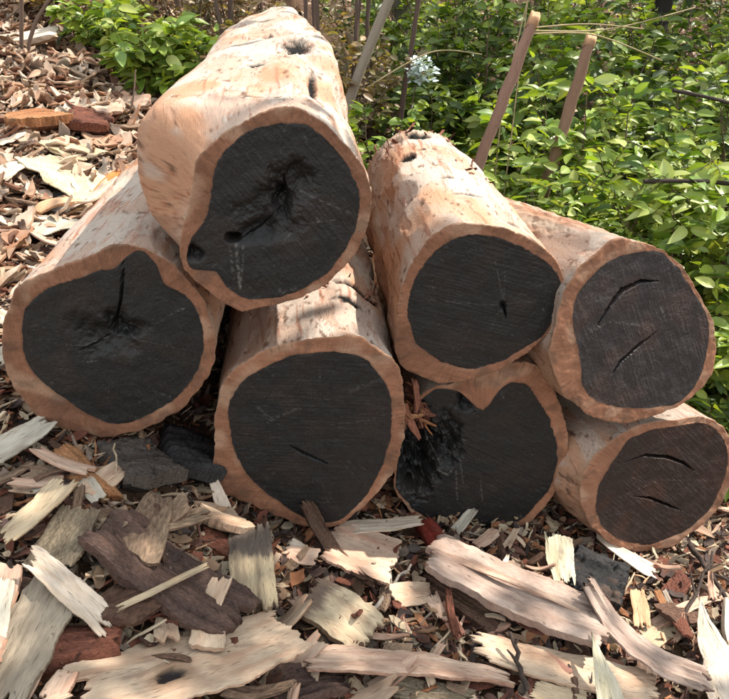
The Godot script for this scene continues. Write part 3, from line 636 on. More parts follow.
func make_piece(l: float, w: float, th: float, tone: String, ta: float, tb: float, curl: float, sd: float, fine := true, knot := false) -> ArrayMesh:
	# a split piece of wood lying along z: jagged ends, uneven edges, ridges along the grain
	var T: Array = tones()[tone]
	var nx := 30 if fine else 9
	var nz := 60 if fine else 14
	if w < 0.02:
		nx = 8
	var chunk := th > w * 0.45
	var top := PackedVector3Array()
	var bot := PackedVector3Array()
	var ct := PackedColorArray()
	var cb := PackedColorArray()
	var ea := PackedFloat32Array()
	var eb := PackedFloat32Array()
	var jag: float = minf(l * 0.14, 0.040)
	var dice := RandomNumberGenerator.new()
	dice.seed = int(sd * 100.0)
	for e in 2:
		var slant := dice.randf_range(-0.9, 0.9) * minf(w * 0.4, jag)
		var hold := 0.0
		var left := 0
		for i in nx:
			if left <= 0:
				left = dice.randi_range(1, maxi(2, nx / 4))
				hold = pow(dice.randf(), 2.2)
			left -= 1
			var cut := jag * (0.25 + 0.5 * n_mid.get_noise_2d(i * 1.3, sd * 9.0 + e * 50.0) + 0.75 * hold + 0.04 * dice.randf()) + slant * (float(i) / (nx - 1) - 0.5)
			if e == 0:
				ea.append(cut)
			else:
				eb.append(cut)
	var ridge: float = T[3]
	for j in nz:
		var f := float(j) / (nz - 1)
		var body := pow(sin(PI * clampf(f, 0.0, 1.0)), 0.16)
		for i in nx:
			var u := -1.0 + 2.0 * i / (nx - 1)
			var z := lerpf(-l * 0.5 + ea[i], l * 0.5 - eb[i], f)
			var prof := lerpf(ta, tb, f) if ta > 0.2 and tb > 0.2 else lerpf(ta, tb, pow(f, 1.3))
			var mid_bulge := 1.0 + 0.10 * sin(PI * f)
			var side := 1.0 + 0.12 * n_low.get_noise_3d(signf(u) * 5.0 + sd, f * l * 7.0, sd) + 0.035 * n_mid.get_noise_3d(signf(u) * 5.0 + sd, f * l * 16.0, sd) + 0.04 * n_fine.get_noise_3d(signf(u) * 9.0, f * l * 90.0, sd)
			var drift := 0.06 * w * n_low.get_noise_2d(f * l * 9.0, sd * 3.0)
			var x := u * w * 0.5 * prof * mid_bulge * side + drift
			var bend := curl * 4.0 * (f - 0.5) * (f - 0.5) * l * signf(n_fine.get_noise_2d(sd, 1.0) + 0.2)
			var cup := (0.25 if not chunk else -0.5) * u * u * th
			var g := n_fine.get_noise_3d(x * 60.0 + sd, z * 3.0, sd * 2.0)
			var g2 := n_mid.get_noise_3d(x * 18.0 + sd, z * 4.0, sd)
			var yt := th * (0.5 * (1.0 - 0.45 * pow(absf(u), 5.0)) * (0.45 + 0.55 * body)) + cup + bend
			yt += ridge * (g * 0.0022 + g2 * minf(0.004, th * 0.3)) * (1.7 if T[5] else 1.0)
			if tone == "char" or tone == "darkgrey":
				yt -= smoothstep(-0.42, -0.10, n_cell.get_noise_3d(x * 7.0 + sd, 0.0, z * 5.0)) * th * 0.22
			var yb := -th * (0.5 * (1.0 - 0.6 * pow(absf(u), 2.0)) * (0.4 + 0.6 * body)) + cup + bend + g2 * 0.003
			top.append(Vector3(x, yt, z))
			bot.append(Vector3(x, minf(yb, yt - 0.0012), z))
			var k := clampf(0.28 + g * 0.7 + g2 * 0.9, 0.0, 1.0)
			var col: Color = T[0].lerp(T[1], k * 0.75)
			col = col * (1.0 + 0.22 * n_low.get_noise_2d(x * 18.0 + sd * 4.0, z * 9.0))
			col = col.lerp(T[1] * 1.05, smoothstep(0.15, 0.55, n_low.get_noise_3d(x * 9.0 + sd, z * 5.0, sd + 6.0)) * 0.55)
			var dirt := n_mid.get_noise_3d(x * 14.0, z * 9.0, sd + 31.0)
			col = col.lerp(Color(0.16, 0.10, 0.07), smoothstep(0.30, 0.60, dirt) * 0.5)
			if knot:
				var kd := Vector2((u + 0.15) * w * 0.5 / 0.022, (f - 0.36) * l / 0.036).length() + g2 * 0.5
				yt -= (1.0 - smoothstep(0.5, 0.9, kd)) * th * 0.9
				col = col.lerp(Color(0.25, 0.14, 0.08), (1.0 - smoothstep(0.9, 2.2, kd)) * 0.7)
				col = col.lerp(Color(0.02, 0.015, 0.012), 1.0 - smoothstep(0.6, 0.95, kd))
				top[top.size() - 1].y = yt
			if tone == "fibrous":
				col = col.lerp(Color(0.13, 0.10, 0.08), 1.0 - smoothstep(0.40, 0.50, f + 0.10 * g2))
			if tone == "creamfib":
				col = col.lerp(Color(0.14, 0.09, 0.07), (1.0 - smoothstep(0.16, 0.34, f + 0.22 * g2)) * 0.9)
			var spk := n_fine.get_noise_3d(x * 95.0, z * 60.0, sd + 20.0)
			col = col.lerp(T[2] * 0.5, smoothstep(0.62 - T[4] * 1.6, 0.75 - T[4] * 1.6, spk) * 0.85)
			col.a = 1.0
			ct.append(col)
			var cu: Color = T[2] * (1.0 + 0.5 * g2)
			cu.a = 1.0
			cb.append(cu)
	var acc := Acc.new()
	acc.grid(nx, nz, top, ct, false, true)
	acc.grid(nx, nz, bot, cb, false, false)
	# the broken rim
	var loop := PackedInt32Array()
	for i in nx:
		loop.append(i)
	for j in range(1, nz):
		loop.append(j * nx + nx - 1)
	for i in range(nx - 2, -1, -1):
		loop.append((nz - 1) * nx + i)
	for j in range(nz - 2, 0, -1):
		loop.append(j * nx)
	var m := loop.size()
	var rp := PackedVector3Array()
	var rc := PackedColorArray()
	for r in 3:
		for k in m:
			var a := top[loop[k]]
			var b := bot[loop[k]]
			var q := a.lerp(b, r * 0.5)
			if r == 1:
				q += Vector3(n_fine.get_noise_2d(k * 9.0, sd), 0.0, n_fine.get_noise_2d(k * 9.0, sd + 8.0)) * minf(0.004, th * 0.2)
			rp.append(q)
			var col: Color = ct[loop[k]].lerp(T[1], 0.45 + 0.3 * r * 0.5)
			col *= 1.0 + 0.3 * n_fine.get_noise_2d(k * 13.0, r * 7.0 + sd)
			col.a = 1.0
			rc.append(col)
	acc.grid(m, 3, rp, rc, true, false)
	return acc.mesh()

func along(d: Vector3, up: Vector3) -> Basis:
	var x := up.cross(d).normalized()
	return Basis(x, d.cross(x).normalized(), d.normalized())

func make_pieces() -> void:
	var k := 0
	for a in PIECES:
		var T: Array = tones()[a[3]]
		k += 1
		var b := along(a[5], a[6])
		if a[0] == "twig" or a[0] == "stalk":
			var pts := PackedVector3Array()
			var rad := PackedFloat32Array()
			for q in 9:
				var f := q / 8.0
				pts.append(Vector3(n_mid.get_noise_2d(f * 20.0, k * 5.0) * 0.012, n_mid.get_noise_2d(f * 20.0 + 60.0, k * 5.0) * 0.012, (f - 0.5) * a[7]))
				rad.append(a[8] * 0.5 * lerpf(1.0, 0.6, f))
			var t := base(a[0], a[4], b)
			tag(t, a[1], a[2])
			var acc := Acc.new()
			acc.tube(pts, rad, 8, T[0], 0.08)
			part("stem", acc.mesh(), mat.bark, t)
			if a[0] == "twig":
				for s in 2:
					var at := pts[4 + s * 2]
					var acc2 := Acc.new()
					var out: Vector3 = Vector3(0.5 if s == 0 else -0.6, 0.25, 0.8).normalized() * a[7] * (0.26 - 0.1 * s)
					acc2.tube(PackedVector3Array([at, at + out * 0.5 + Vector3(0, 0.004, 0), at + out]), PackedFloat32Array([a[8] * 0.3, a[8] * 0.24, a[8] * 0.12]), 6, T[0], 0.05)
					part("side_shoot", acc2.mesh(), mat.bark, t)
			continue
		if a[3] == "torn":
			var wad := base(a[0], a[4], b)
			tag(wad, a[1], a[2])
			for q in 26:
				var fb := part("fibre", make_piece(a[7] * rng.randf_range(0.35, 0.8), rng.randf_range(0.008, 0.022), rng.randf_range(0.004, 0.010), ["torn", "orange", "red"][q % 3], 0.9, 0.4, 0.08, q * 2.9, false), mat.bark, wad)
				fb.transform = Transform3D(along(Vector3(rng.randfn(0, 0.45), rng.randfn(0, 0.45), 1.0), Vector3(rng.randfn(0, 1), 1, 0.1)), Vector3(rng.randfn(0, a[8] * 0.22), rng.randfn(0, a[9] * 0.25), rng.randfn(0, a[7] * 0.18)))
			continue
		var o := part(a[0], make_piece(a[7], a[8], a[9] * (0.55 if a[9] < 0.032 else 0.9), a[3], a[10], a[11], a[12], k * 3.7, true, "knot" in a[1]), mat.bark if T[5] else mat.wood, self)
		o.transform = Transform3D(b, a[4])
		var g := ""
		tag(o, a[1], a[2], g)
		o.set_meta("kind", "thing")

func scatter_chips() -> void:
	# countable smaller chips, each a thing of its own
	var zones := [
		[Rect2(-1.0, -1.45, 0.55, 0.65), 46, 0.05, 0.13, "in the shade in front of the left log", ["cream", "tan", "red", "palegrey", "brown", "pink"]],
		[Rect2(-0.45, -1.42, 0.75, 0.62), 66, 0.04, 0.12, "in front of the lower middle log", ["cream", "tan", "red", "pink", "brown", "purple"]],
		[Rect2(0.3, -1.55, 0.42, 0.70), 56, 0.04, 0.11, "in front of the hollow charred log", ["pink", "red", "cream", "brown", "salmon"]],
		[Rect2(0.72, -1.85, 0.75, 0.95), 60, 0.04, 0.12, "in the sun round the lower right log", ["white", "peach", "pink", "red", "yellow", "tan"]],
		[Rect2(-1.7, -2.6, 1.0, 1.05), 60, 0.06, 0.16, "on the slope beside the left log", ["white", "tan", "palegrey", "brown", "pink", "purple"]],
		[Rect2(-2.9, -5.2, 2.3, 2.6), 64, 0.08, 0.20, "on the sunny slope behind the logs", ["white", "pink", "tan", "cream", "peach", "red"]],
		[Rect2(-1.0, -1.40, 0.75, 0.62), 26, 0.13, 0.24, "long, in the shade in front of the left log", ["cream", "tan", "pink", "brown"]],
		[Rect2(-0.35, -1.38, 0.7, 0.60), 26, 0.11, 0.22, "long, in front of the lower middle log", ["pink", "cream", "red", "tan"]],
		[Rect2(0.3, -1.45, 0.9, 0.62), 30, 0.10, 0.20, "long, in front of the hollow charred log", ["pink", "white", "red", "brown"]],
		[Rect2(-2.9, -4.6, 2.2, 2.6), 46, 0.20, 0.42, "long, on the sunny slope behind the logs", ["white", "pink", "cream", "peach"]],
	]
	var word := {"cream": "cream wood chip", "tan": "tan bark flake", "red": "dark red bark flake", "palegrey": "pale grey wood chip", "brown": "brown bark flake", "pink": "pinkish wood chip",
		"purple": "purple brown bark flake", "salmon": "salmon wood chip", "white": "white wood chip", "peach": "peach wood chip", "yellow": "yellow wood chip"}
	var store := {}
	for zn in zones:
		for k in zn[1]:
			var tone: String = zn[5][k % zn[5].size()]
			var v := rng.randi() % 4
			var key := tone + str(v)
			if not store.has(key):
				store[key] = make_piece(0.1, [0.035, 0.05, 0.026, 0.042][v], [0.008, 0.011, 0.008, 0.015][v], tone, [0.8, 0.9, 0.6, 1.0][v], [0.5, 0.8, 0.3, 0.7][v], [0.05, 0.02, 0.12, 0.03][v], 11.0 + v * 5.3 + tone.length(), false)
			var r: Rect2 = zn[0]
			var x := r.position.x + rng.randf() * r.size.x
			var z := r.position.y + rng.randf() * r.size.y
			var s := lerpf(zn[2], zn[3], pow(rng.randf(), 1.6)) / 0.1
			var o := part("wood_chip" if "wood" in word[tone] else "bark_flake", store[key], mat.bark if "bark" in word[tone] else mat.wood, self)
			var yaw := rng.randf() * TAU
			var tilt := rng.randf_range(-0.45, 0.45)
			var roll := rng.randf_range(-0.5, 0.5)
			o.transform = Transform3D(Basis.from_euler(Vector3(tilt, yaw, roll)).scaled(Vector3.ONE * s), Vector3(x, height(x, z) + 0.022 + rng.randf() * 0.03, z))
			var long: bool = zn[4].begins_with("long")
			var put: String = zn[4].trim_prefix("long, ")
			tag(o, ("long %s lying %s" if long else "small %s lying %s") % [word[tone], put], "wood chip" if "wood" in word[tone] else "bark flake", ("long %ss lying %s" if long else "%ss lying %s") % [word[tone], put])

func flake_mesh(v: int) -> ArrayMesh:
	# an angular broken flake, split along z
	var half_widths: Array = [[0.10, 0.19, 0.22, 0.20, 0.04], [0.11, 0.12, 0.10, 0.11, 0.05], [0.20, 0.33, 0.36, 0.30, 0.22]][v]
	var acc := Acc.new()
	var p := PackedVector3Array()
	var cs := PackedColorArray()
	for j in 5:
		for i in 3:
			var w: float = half_widths[j]
			p.append(Vector3((i - 1.0) * w + [0.0, 0.03, -0.02, 0.03, -0.03][j], [0.03, -0.02, 0.05, -0.01, 0.04][(j + i * 2 + v) % 5] + 0.03 * (j - 2) * (j - 2) * (0.5 if v == 1 else 1.0), (j - 2) * 0.25 + (([0.10, -0.04, 0.05] if j > 2 else [0.03, 0.07, -0.09])[(i + v) % 3] if j == 0 or j == 4 else 0.0)))
			cs.append(Color.WHITE * [0.8, 1.0, 0.9, 1.1, 0.75][(i * 2 + j) % 5])
	acc.grid(3, 5, p, cs, false, true)
	var q := PackedVector3Array()
	for a in p:
		q.append(a - Vector3(0, 0.07, 0))
	acc.grid(3, 5, q, cs, false, false)
	for e in [[0, 3, 6, 9, 12], [2, 5, 8, 11, 14], [0, 1, 2], [12, 13, 14]]:
		var st := PackedVector3Array()
		var sc := PackedColorArray()
		for s in 2:
			for k in e:
				st.append(p[k] - Vector3(0, 0.07 * s, 0))
				sc.append(Color(0.7, 0.62, 0.55))
		acc.grid(e.size(), 2, st, sc, false, false)
	return acc.mesh()

func leaf_mesh(width: float, fold: float, droop: float, segs := 6) -> ArrayMesh:
	# an ovate leaf along z, folded along its midrib, with a pointed tip
	var acc := Acc.new()
	var p := PackedVector3Array()
	var cs := PackedColorArray()
	for j in segs + 1:
		var f := float(j) / segs
		var w: float = width * pow(sin(PI * pow(clampf(f * 0.97 + 0.02, 0.0, 1.0), 0.8)), 0.85)
		for i in 5:
			var u := i / 2.0 - 1.0
			p.append(Vector3(u * w * 0.5, absf(u) * w * fold - droop * f * f + 0.012 * sin(f * 14.0) * absf(u), f))
			cs.append(Color(1, 1, 1) * (0.92 if i != 2 else 1.25))
	acc.grid(5, segs + 1, p, cs, false, true)
	return acc.mesh()

func splinter_mesh() -> ArrayMesh:
	var acc := Acc.new()
	acc.tube(PackedVector3Array([Vector3(0, 0, -0.5), Vector3(0.02, 0.03, -0.1), Vector3(-0.01, 0.02, 0.2), Vector3(0.03, 0.0, 0.5)]), PackedFloat32Array([0.03, 0.05, 0.045, 0.012]), 5, Color.WHITE, 0.15)
	return acc.mesh()

func make_litter() -> void:
	var dark := [Color(0.10, 0.055, 0.045), Color(0.15, 0.075, 0.055), Color(0.19, 0.07, 0.045), Color(0.30, 0.19, 0.12), Color(0.46, 0.34, 0.23), Color(0.36, 0.16, 0.08), Color(0.07, 0.05, 0.045), Color(0.24, 0.18, 0.14), Color(0.55, 0.44, 0.31)]
	var pale := [Color(0.40, 0.25, 0.17), Color(0.52, 0.38, 0.28), Color(0.62, 0.48, 0.37), Color(0.46, 0.27, 0.18), Color(0.24, 0.12, 0.08), Color(0.58, 0.42, 0.32), Color(0.44, 0.34, 0.27), Color(0.68, 0.56, 0.45)]
	var far := [Color(0.22, 0.13, 0.08), Color(0.32, 0.21, 0.14), Color(0.16, 0.09, 0.06), Color(0.40, 0.28, 0.19), Color(0.26, 0.17, 0.11)]
	var near := Rect2(-1.6, -2.4, 3.5, 2.0)
	var slope := Rect2(-4.2, -7.5, 4.6, 5.4)
	var beds := [
		["bark_litter", "small dark bark bits and chips covering the ground round the logs", flake_mesh(0), mat.bit, near, 9000, 0.02, 0.06, dark],
		["chip_litter", "narrow bits of split wood covering the ground round the logs", flake_mesh(1), mat.bit, near, 7000, 0.02, 0.075, dark],
		["flake_litter", "broad bark crumbs covering the ground round the logs", flake_mesh(2), mat.bit, near, 5000, 0.015, 0.05, dark],
		["fallen_leaves", "curled brown dry leaves lying among the chips round the logs", leaf_mesh(0.45, 0.3, 0.35), mat.dry, near, 1500, 0.03, 0.055, dark],
		["wood_splinters", "thin wood splinters strewn round the log pile", splinter_mesh(), mat.bit, near, 9000, 0.012, 0.08, dark],
		["slope_litter", "pale chips covering the slope behind the logs", flake_mesh(0), mat.bit, slope, 9000, 0.04, 0.14, pale],
		["slope_chips", "narrow pale splinters covering the slope behind the logs", flake_mesh(1), mat.bit, slope, 9000, 0.04, 0.15, pale],
		["slope_flakes", "broad pale flakes covering the slope behind the logs", flake_mesh(2), mat.bit, slope, 7000, 0.03, 0.11, pale],
		["slope_leaves", "dry leaves covering the slope behind the logs", leaf_mesh(0.45, 0.3, 0.4), mat.dry, Rect2(-4.2, -8.5, 5.0, 6.4), 7000, 0.05, 0.11, far],
		["thicket_litter", "brown dry leaves under the green bushes", leaf_mesh(0.5, 0.25, 0.3), mat.dry, Rect2(0.3, -6.5, 5.5, 4.8), 6000, 0.04, 0.09, far],
		["forest_litter", "brown leaf litter of the forest floor far behind", leaf_mesh(0.5, 0.25, 0.3, 4), mat.dry, Rect2(-16, -26, 32, 19), 12000, 0.09, 0.2, far],
	]
	for b in beds:
		var spots := []
		var tints := PackedColorArray()
		var r: Rect2 = b[4]
		for k in b[5]:
			var x := r.position.x + rng.randf() * r.size.x
			var z := r.position.y + rng.randf() * r.size.y
			var s := lerpf(b[6], b[7], pow(rng.randf(), 1.8))
			var q := Basis.from_euler(Vector3(rng.randfn(0.0, 0.4), rng.randf() * TAU, rng.randfn(0.0, 0.45))).scaled(Vector3(s, s, s) * Vector3(rng.randf_range(0.7, 1.3), 1, 1))
			spots.append(Transform3D(q, Vector3(x, height(x, z) + rng.randf() * 0.025 + s * 0.12, z)))
			var col: Color = b[8][rng.randi() % b[8].size()] * rng.randf_range(0.75, 1.25)
			col.a = 1.0
			tints.append(col)
		var o := swarm(b[0], b[2], b[3], spots, tints, self)
		tag(o, b[1], "litter")

# ---------------------------------------------------------------- plants
func bent_line(a: Vector3, d: Vector3, l: float, m: int, wander: float, rise: float) -> PackedVector3Array:
	var pts := PackedVector3Array([a])
	var at := a
	var dir := d.normalized()
	for k in m:
		dir = (dir + Vector3(rng.randfn(0.0, wander), rng.randfn(0.0, wander) + rise, rng.randfn(0.0, wander))).normalized()
		at += dir * l / m
		pts.append(at)
	return pts

func thin(m: int, a: float, b: float) -> PackedFloat32Array:
	var r := PackedFloat32Array()
	for k in m:
		r.append(lerpf(a, b, float(k) / (m - 1)))
	return r

func leaf_pose(at: Vector3, d: Vector3, s: float) -> Transform3D:
	var up := (Vector3.UP + Vector3(rng.randfn(0.0, 0.6), rng.randfn(0.0, 0.25), rng.randfn(0.0, 0.6) + 0.15)).normalized()
	return Transform3D(along(d.normalized(), up).scaled_local(Vector3.ONE * s), at)

# a leafy shrub: stems with twigs, leaves set alternately along each twig
func make_shrub(called: String, label: String, category: String, group: String, x: float, z: float, tall: float, wide: float, stems: int, leaf: float, greens: Array, apart: int, bare := 0.0, lean := Vector3.ZERO) -> Node3D:
	var root := base(called, Vector3(x, height(x, z) - 0.02, z))
	tag(root, label, category, group)
	var spots := []
	for s in stems:
		var a := TAU * (s + rng.randf() * 0.8) / stems
		var out := Vector3(cos(a), 0, sin(a))
		var dir := (out * wide / tall * rng.randf_range(0.25, 1.0) + Vector3.UP + lean).normalized()
		var l := tall * rng.randf_range(0.75, 1.12)
		var pts := bent_line(out * 0.04, dir, l, 8, 0.10, 0.02)
		var acc := Acc.new()
		acc.tube(pts, thin(9, 0.005 + tall * 0.006, 0.0018), 6, Color(0.24, 0.17, 0.12), 0.05)
		for k in range(1, 9):
			for tw in 3:
				var td := (Vector3(rng.randfn(0, 1), rng.randfn(0.15, 0.5), rng.randfn(0, 1)).normalized() + dir * 0.35).normalized()
				var tl := rng.randf_range(0.10, 0.26) * (0.6 + 0.5 * tall) * (1.0 - 0.04 * k)
				var tp := bent_line(pts[k], td, tl, 4, 0.16, -0.03)
				acc.tube(tp, thin(5, 0.0026, 0.0011), 4, Color(0.13, 0.11, 0.05))
				if rng.randf() < bare:
					continue
				for q in 6:
					var f := (q + 1.5) / 7.5
					var at := tp[int(f * 4.0)].lerp(tp[int(f * 4.0) + 1], fmod(f * 4.0, 1.0))
					var side := td.cross(Vector3.UP).normalized() * (1.0 if q % 2 == 0 else -1.0)
					var ld := (side * 1.0 + td * 0.7 + Vector3(rng.randfn(0, 0.25), rng.randfn(-0.18, 0.3), rng.randfn(0, 0.25))).normalized()
					spots.append(leaf_pose(at + ld * 0.006, ld, leaf * (0.5 + 0.95 * pow(rng.randf(), 1.3))))
		part("stem", acc.mesh(), mat.bark, root)
	# the leaves that show largest are parts of their own
	var eye := Vector3(0, 1.35, 0) - root.position
	var order := []
	for k in spots.size():
		order.append([spots[k].origin.distance_to(eye) - spots[k].basis.z.length() * 6.0, k])
	order.sort()
	var rest := []
	var tints := PackedColorArray()
	for k in order.size():
		var t: Transform3D = spots[order[k][1]]
		if k < apart:
			var o := part("leaf", mat.leaf_a if k % 3 else mat.leaf_b, [mat.leaf0, mat.leaf1, mat.leaf2, mat.leaf3][rng.randi() % 4], root)
			o.transform = t
			continue
		rest.append(t)
		var col: Color = greens[rng.randi() % greens.size()] * rng.randf_range(0.7, 1.3)
		col.a = 1.0
		tints.append(col)
	var half := rest.size() / 2
	if rest.size() > 0:
		swarm("foliage", mat.leaf_a, mat.leaf, rest.slice(0, half), tints.slice(0, half), root)
		swarm("foliage", mat.leaf_b, mat.leaf, rest.slice(half), tints.slice(half), root)
	return root

func make_tree(called: String, label: String, x: float, z: float, r: float, dir: Vector3, tall: float, leaves: int, bark: Color, crown_r: float, group := "", dry := false) -> Node3D:
	var root := base(called, Vector3(x, height(x, z) - 0.1, z))
	tag(root, label, "tree", group)
	var acc := Acc.new()
	var pts := bent_line(Vector3.ZERO, dir, tall, 14, 0.035, 0.01)
	acc.tube(pts, thin(15, r, r * 0.3), 14, bark, 0.06)
	part("trunk", acc.mesh(), mat.bark, root)
	var tips := []
	for k in 9:
		var at := pts[6 + k % 9]
		var a := k * 2.4
		var l := bent_line(at, Vector3(cos(a), 0.5, sin(a)), crown_r * rng.randf_range(0.6, 1.0), 6, 0.14, 0.04)
		var lim := Acc.new()
		lim.tube(l, thin(7, r * 0.32, r * 0.06), 7, bark, 0.05)
		part("limb", lim.mesh(), mat.bark, root)
		for q in range(2, 7):
			tips.append(l[q])
	if leaves > 0:
		var spots := []
		var tints := PackedColorArray()
		var greens := [Color(0.06, 0.13, 0.025), Color(0.09, 0.18, 0.03), Color(0.045, 0.10, 0.02)] if not dry else [Color(0.24, 0.17, 0.08), Color(0.17, 0.15, 0.06)]
		for k in leaves:
			var c: Vector3 = tips[rng.randi() % tips.size()]
			var off := Vector3(rng.randfn(0, 1), rng.randfn(0, 0.7), rng.randfn(0, 1)) * 0.28 * crown_r
			spots.append(leaf_pose(c + off, Vector3(rng.randfn(0, 1), rng.randfn(-0.3, 0.5), rng.randfn(0, 1)), rng.randf_range(0.09, 0.16)))
			var col: Color = greens[rng.randi() % greens.size()] * rng.randf_range(0.7, 1.3)
			col.a = 1.0
			tints.append(col)
		swarm("crown", mat.leaf_a, mat.leaf, spots, tints, root)
	return root

func make_rod(called: String, label: String, category: String, pts: PackedVector3Array, r0: float, r1: float, col: Color, cut := false, group := "") -> Node3D:
	var root := base(called, pts[0])
	tag(root, label, category, group)
	var q := PackedVector3Array()
	var curve := Curve3D.new()
	for k in pts.size():
		var prev := pts[max(k - 1, 0)]
		var next := pts[min(k + 1, pts.size() - 1)]
		var h := (next - prev) * 0.16
		curve.add_point(pts[k] - pts[0], -h, h)
	curve.bake_interval = 0.01
	var l := curve.get_baked_length()
	var m := 24
	for k in m:
		var w := r0 * 0.5
		q.append(curve.sample_baked(l * k / (m - 1)) + Vector3(n_mid.get_noise_2d(k * 4.0, l * 50.0), 0, n_mid.get_noise_2d(k * 4.0, l * 50.0 + 33.0)) * w * 0.35)
	var acc := Acc.new()
	acc.tube(q, thin(m, r0, r1), 12 if r0 > 0.012 else 6, col, 0.07)
	part("stem", acc.mesh(), mat.pole, root)
	if cut:
		# the pale hacked end: a slanting cut with a few axe facets
		var d := (q[m - 1] - q[m - 2]).normalized()
		var sx := d.cross(Vector3.BACK).normalized()
		var sy := d.cross(sx)
		var tip := Acc.new()
		var p := PackedVector3Array()
		var cs := PackedColorArray()
		for j in 5:
			var rr: float = r1 * [1.05, 1.06, 0.98, 0.6, 0.0][j]
			for i in 10:
				var t := TAU * i / 10.0
				var facet := 0.012 * absf(sin(t * 1.5 + 0.6)) + 0.010 * sin(t)
				p.append(q[m - 1] + (sx * cos(t) + sy * sin(t)) * rr + d * ([-0.012, 0.010, 0.024, 0.030, 0.027][j] + (facet if j > 0 else -facet) * rr / r1))
				cs.append(Color(0.50, 0.29, 0.16) * [0.5, 0.8, 1.0, 1.0, 0.85][j] * (0.9 + 0.2 * absf(sin(i * 5.1))))
		tip.grid(10, 5, p, cs, true, false)
		part("cut_end", tip.mesh(), mat.wood, root)
	return root

func make_plants() -> void:
	var bright := [Color(0.29, 0.37, 0.055), Color(0.21, 0.30, 0.045), Color(0.40, 0.45, 0.12), Color(0.10, 0.18, 0.03), Color(0.24, 0.33, 0.07)]
	var deep := [Color(0.15, 0.22, 0.035), Color(0.08, 0.135, 0.022), Color(0.26, 0.33, 0.06), Color(0.05, 0.09, 0.016)]
	var brown := [Color(0.26, 0.17, 0.09), Color(0.18, 0.12, 0.07), Color(0.33, 0.23, 0.13), Color(0.20, 0.17, 0.08)]
	var bushes := "green bushes behind the log pile"
	# x, z, height, spread, stems, leaf length, greens, single leaves, label
	var rows := [
		[0.62, -3.00, 0.62, 0.26, 6, 0.066, bright, 45, "low bright bush just behind the far end of the middle upper log"],
		[0.86, -2.85, 0.52, 0.26, 6, 0.066, bright, 45, "low bush at the foot of the nearer cut pole"],
		[1.16, -2.75, 0.56, 0.28, 6, 0.068, bright, 50, "leafy bush between the nearer pole and the rightmost upper log"],
		[1.45, -2.50, 0.58, 0.30, 7, 0.070, bright, 55, "bright leafy bush right above the rightmost upper log"],
		[1.72, -2.45, 0.60, 0.30, 7, 0.070, deep, 45, "dense bush at the right edge over the broken brown trunk"],
		[1.12, -3.10, 0.74, 0.28, 7, 0.070, bright, 40, "bright bush hiding the lower half of the farther cut pole"],
		[1.38, -3.10, 0.84, 0.34, 8, 0.072, bright, 50, "tall bright bush in front of the farther cut pole"],
		[1.75, -3.05, 0.90, 0.36, 8, 0.072, bright, 45, "tall sunlit bush over the level dead branch"],
		[2.10, -3.20, 0.95, 0.36, 7, 0.075, deep, 25, "tall bush at the right edge under the slanting dead branch"],
		[1.52, -2.05, 0.30, 0.20, 5, 0.055, deep, 25, "small bush beside the right end of the rightmost upper log"],
		[1.55, -3.75, 1.05, 0.40, 8, 0.078, bright, 25, "sunny bush just right of the farther pole's top"],
		[2.00, -3.90, 1.12, 0.42, 8, 0.078, bright, 20, "sunny bush crossed by the dry tendrils"],
		[2.45, -3.90, 1.15, 0.42, 8, 0.078, deep, 15, "leafy bush high at the right edge"],
		[0.98, -3.75, 0.50, 0.30, 5, 0.070, deep, 15, "shady low bush in the gap between the two poles"],
		[1.66, -2.88, 0.92, 0.24, 5, 0.088, bright, 60, "tall open bush with the largest leaves near the right edge"],
		[1.30, -3.35, 1.02, 0.24, 5, 0.085, bright, 50, "tall open large leaved bush rising beside the farther pole"],
		[0.78, -3.35, 0.78, 0.20, 4, 0.080, bright, 45, "open large leaved bush rising left of the nearer pole"],
		[0.48, -3.75, 0.62, 0.30, 6, 0.070, bright, 25, "low bush by the foot of the leaning tree"],
	]
	for r in rows:
		make_shrub("bush", r[8], "bush", bushes, r[0], r[1], r[2], r[3], r[4], r[5], r[6], r[7], 0.03)
	var rear := [[0.95, -5.3, 0.7], [1.45, -5.2, 0.9], [1.70, -4.7, 1.25], [2.25, -4.8, 1.3], [2.85, -4.7, 1.3], [1.05, -6.0, 1.1], [1.35, -5.7, 1.5], [2.0, -5.8, 1.5], [2.7, -5.7, 1.6], [3.4, -5.6, 1.6], [1.0, -7.6, 1.5], [1.6, -7.1, 1.8], [2.3, -7.0, 1.9], [3.2, -7.1, 1.9], [4.1, -7.0, 1.9], [0.9, -9.3, 1.9], [2.0, -9.6, 2.1], [3.1, -9.4, 2.1], [4.3, -9.2, 2.2], [5.4, -9.0, 2.2]]
	for k in rear.size():
		make_shrub("bush", "dim bush at the back of the thicket beyond the sunny bushes", "bush", "dim bushes at the back of the thicket", rear[k][0], rear[k][1], rear[k][2], 0.5, 8, 0.088, bright if k % 3 == 1 else deep, 0, 0.03)
	make_shrub("bush", "bright green bush on the slope left of the top log, the larger one", "bush", "green bushes on the slope", -0.74, -4.2, 0.38, 0.24, 7, 0.075, bright, 45, 0.0)
	make_shrub("bush", "bright green bush touching the top log's left side", "bush", "green bushes on the slope", -0.46, -4.1, 0.33, 0.22, 6, 0.075, bright, 40, 0.0)
	make_shrub("bush", "yellowish green bush on the slope, farthest uphill of three", "bush", "green bushes on the slope", -1.02, -4.7, 0.32, 0.22, 6, 0.075, bright, 30, 0.0)
	var spray := base("pale_patch", Vector3(0.64, height(0.64, -4.4), -4.4))  # unidentified pale patch, built as pale leaves on a stem
	tag(spray, "bluish white patch behind the top log, built as a leafy spray", "plant")
	var sa := Acc.new()
	var sp := bent_line(Vector3.ZERO, Vector3(0.05, 1, 0), 0.86, 6, 0.04, 0.0)
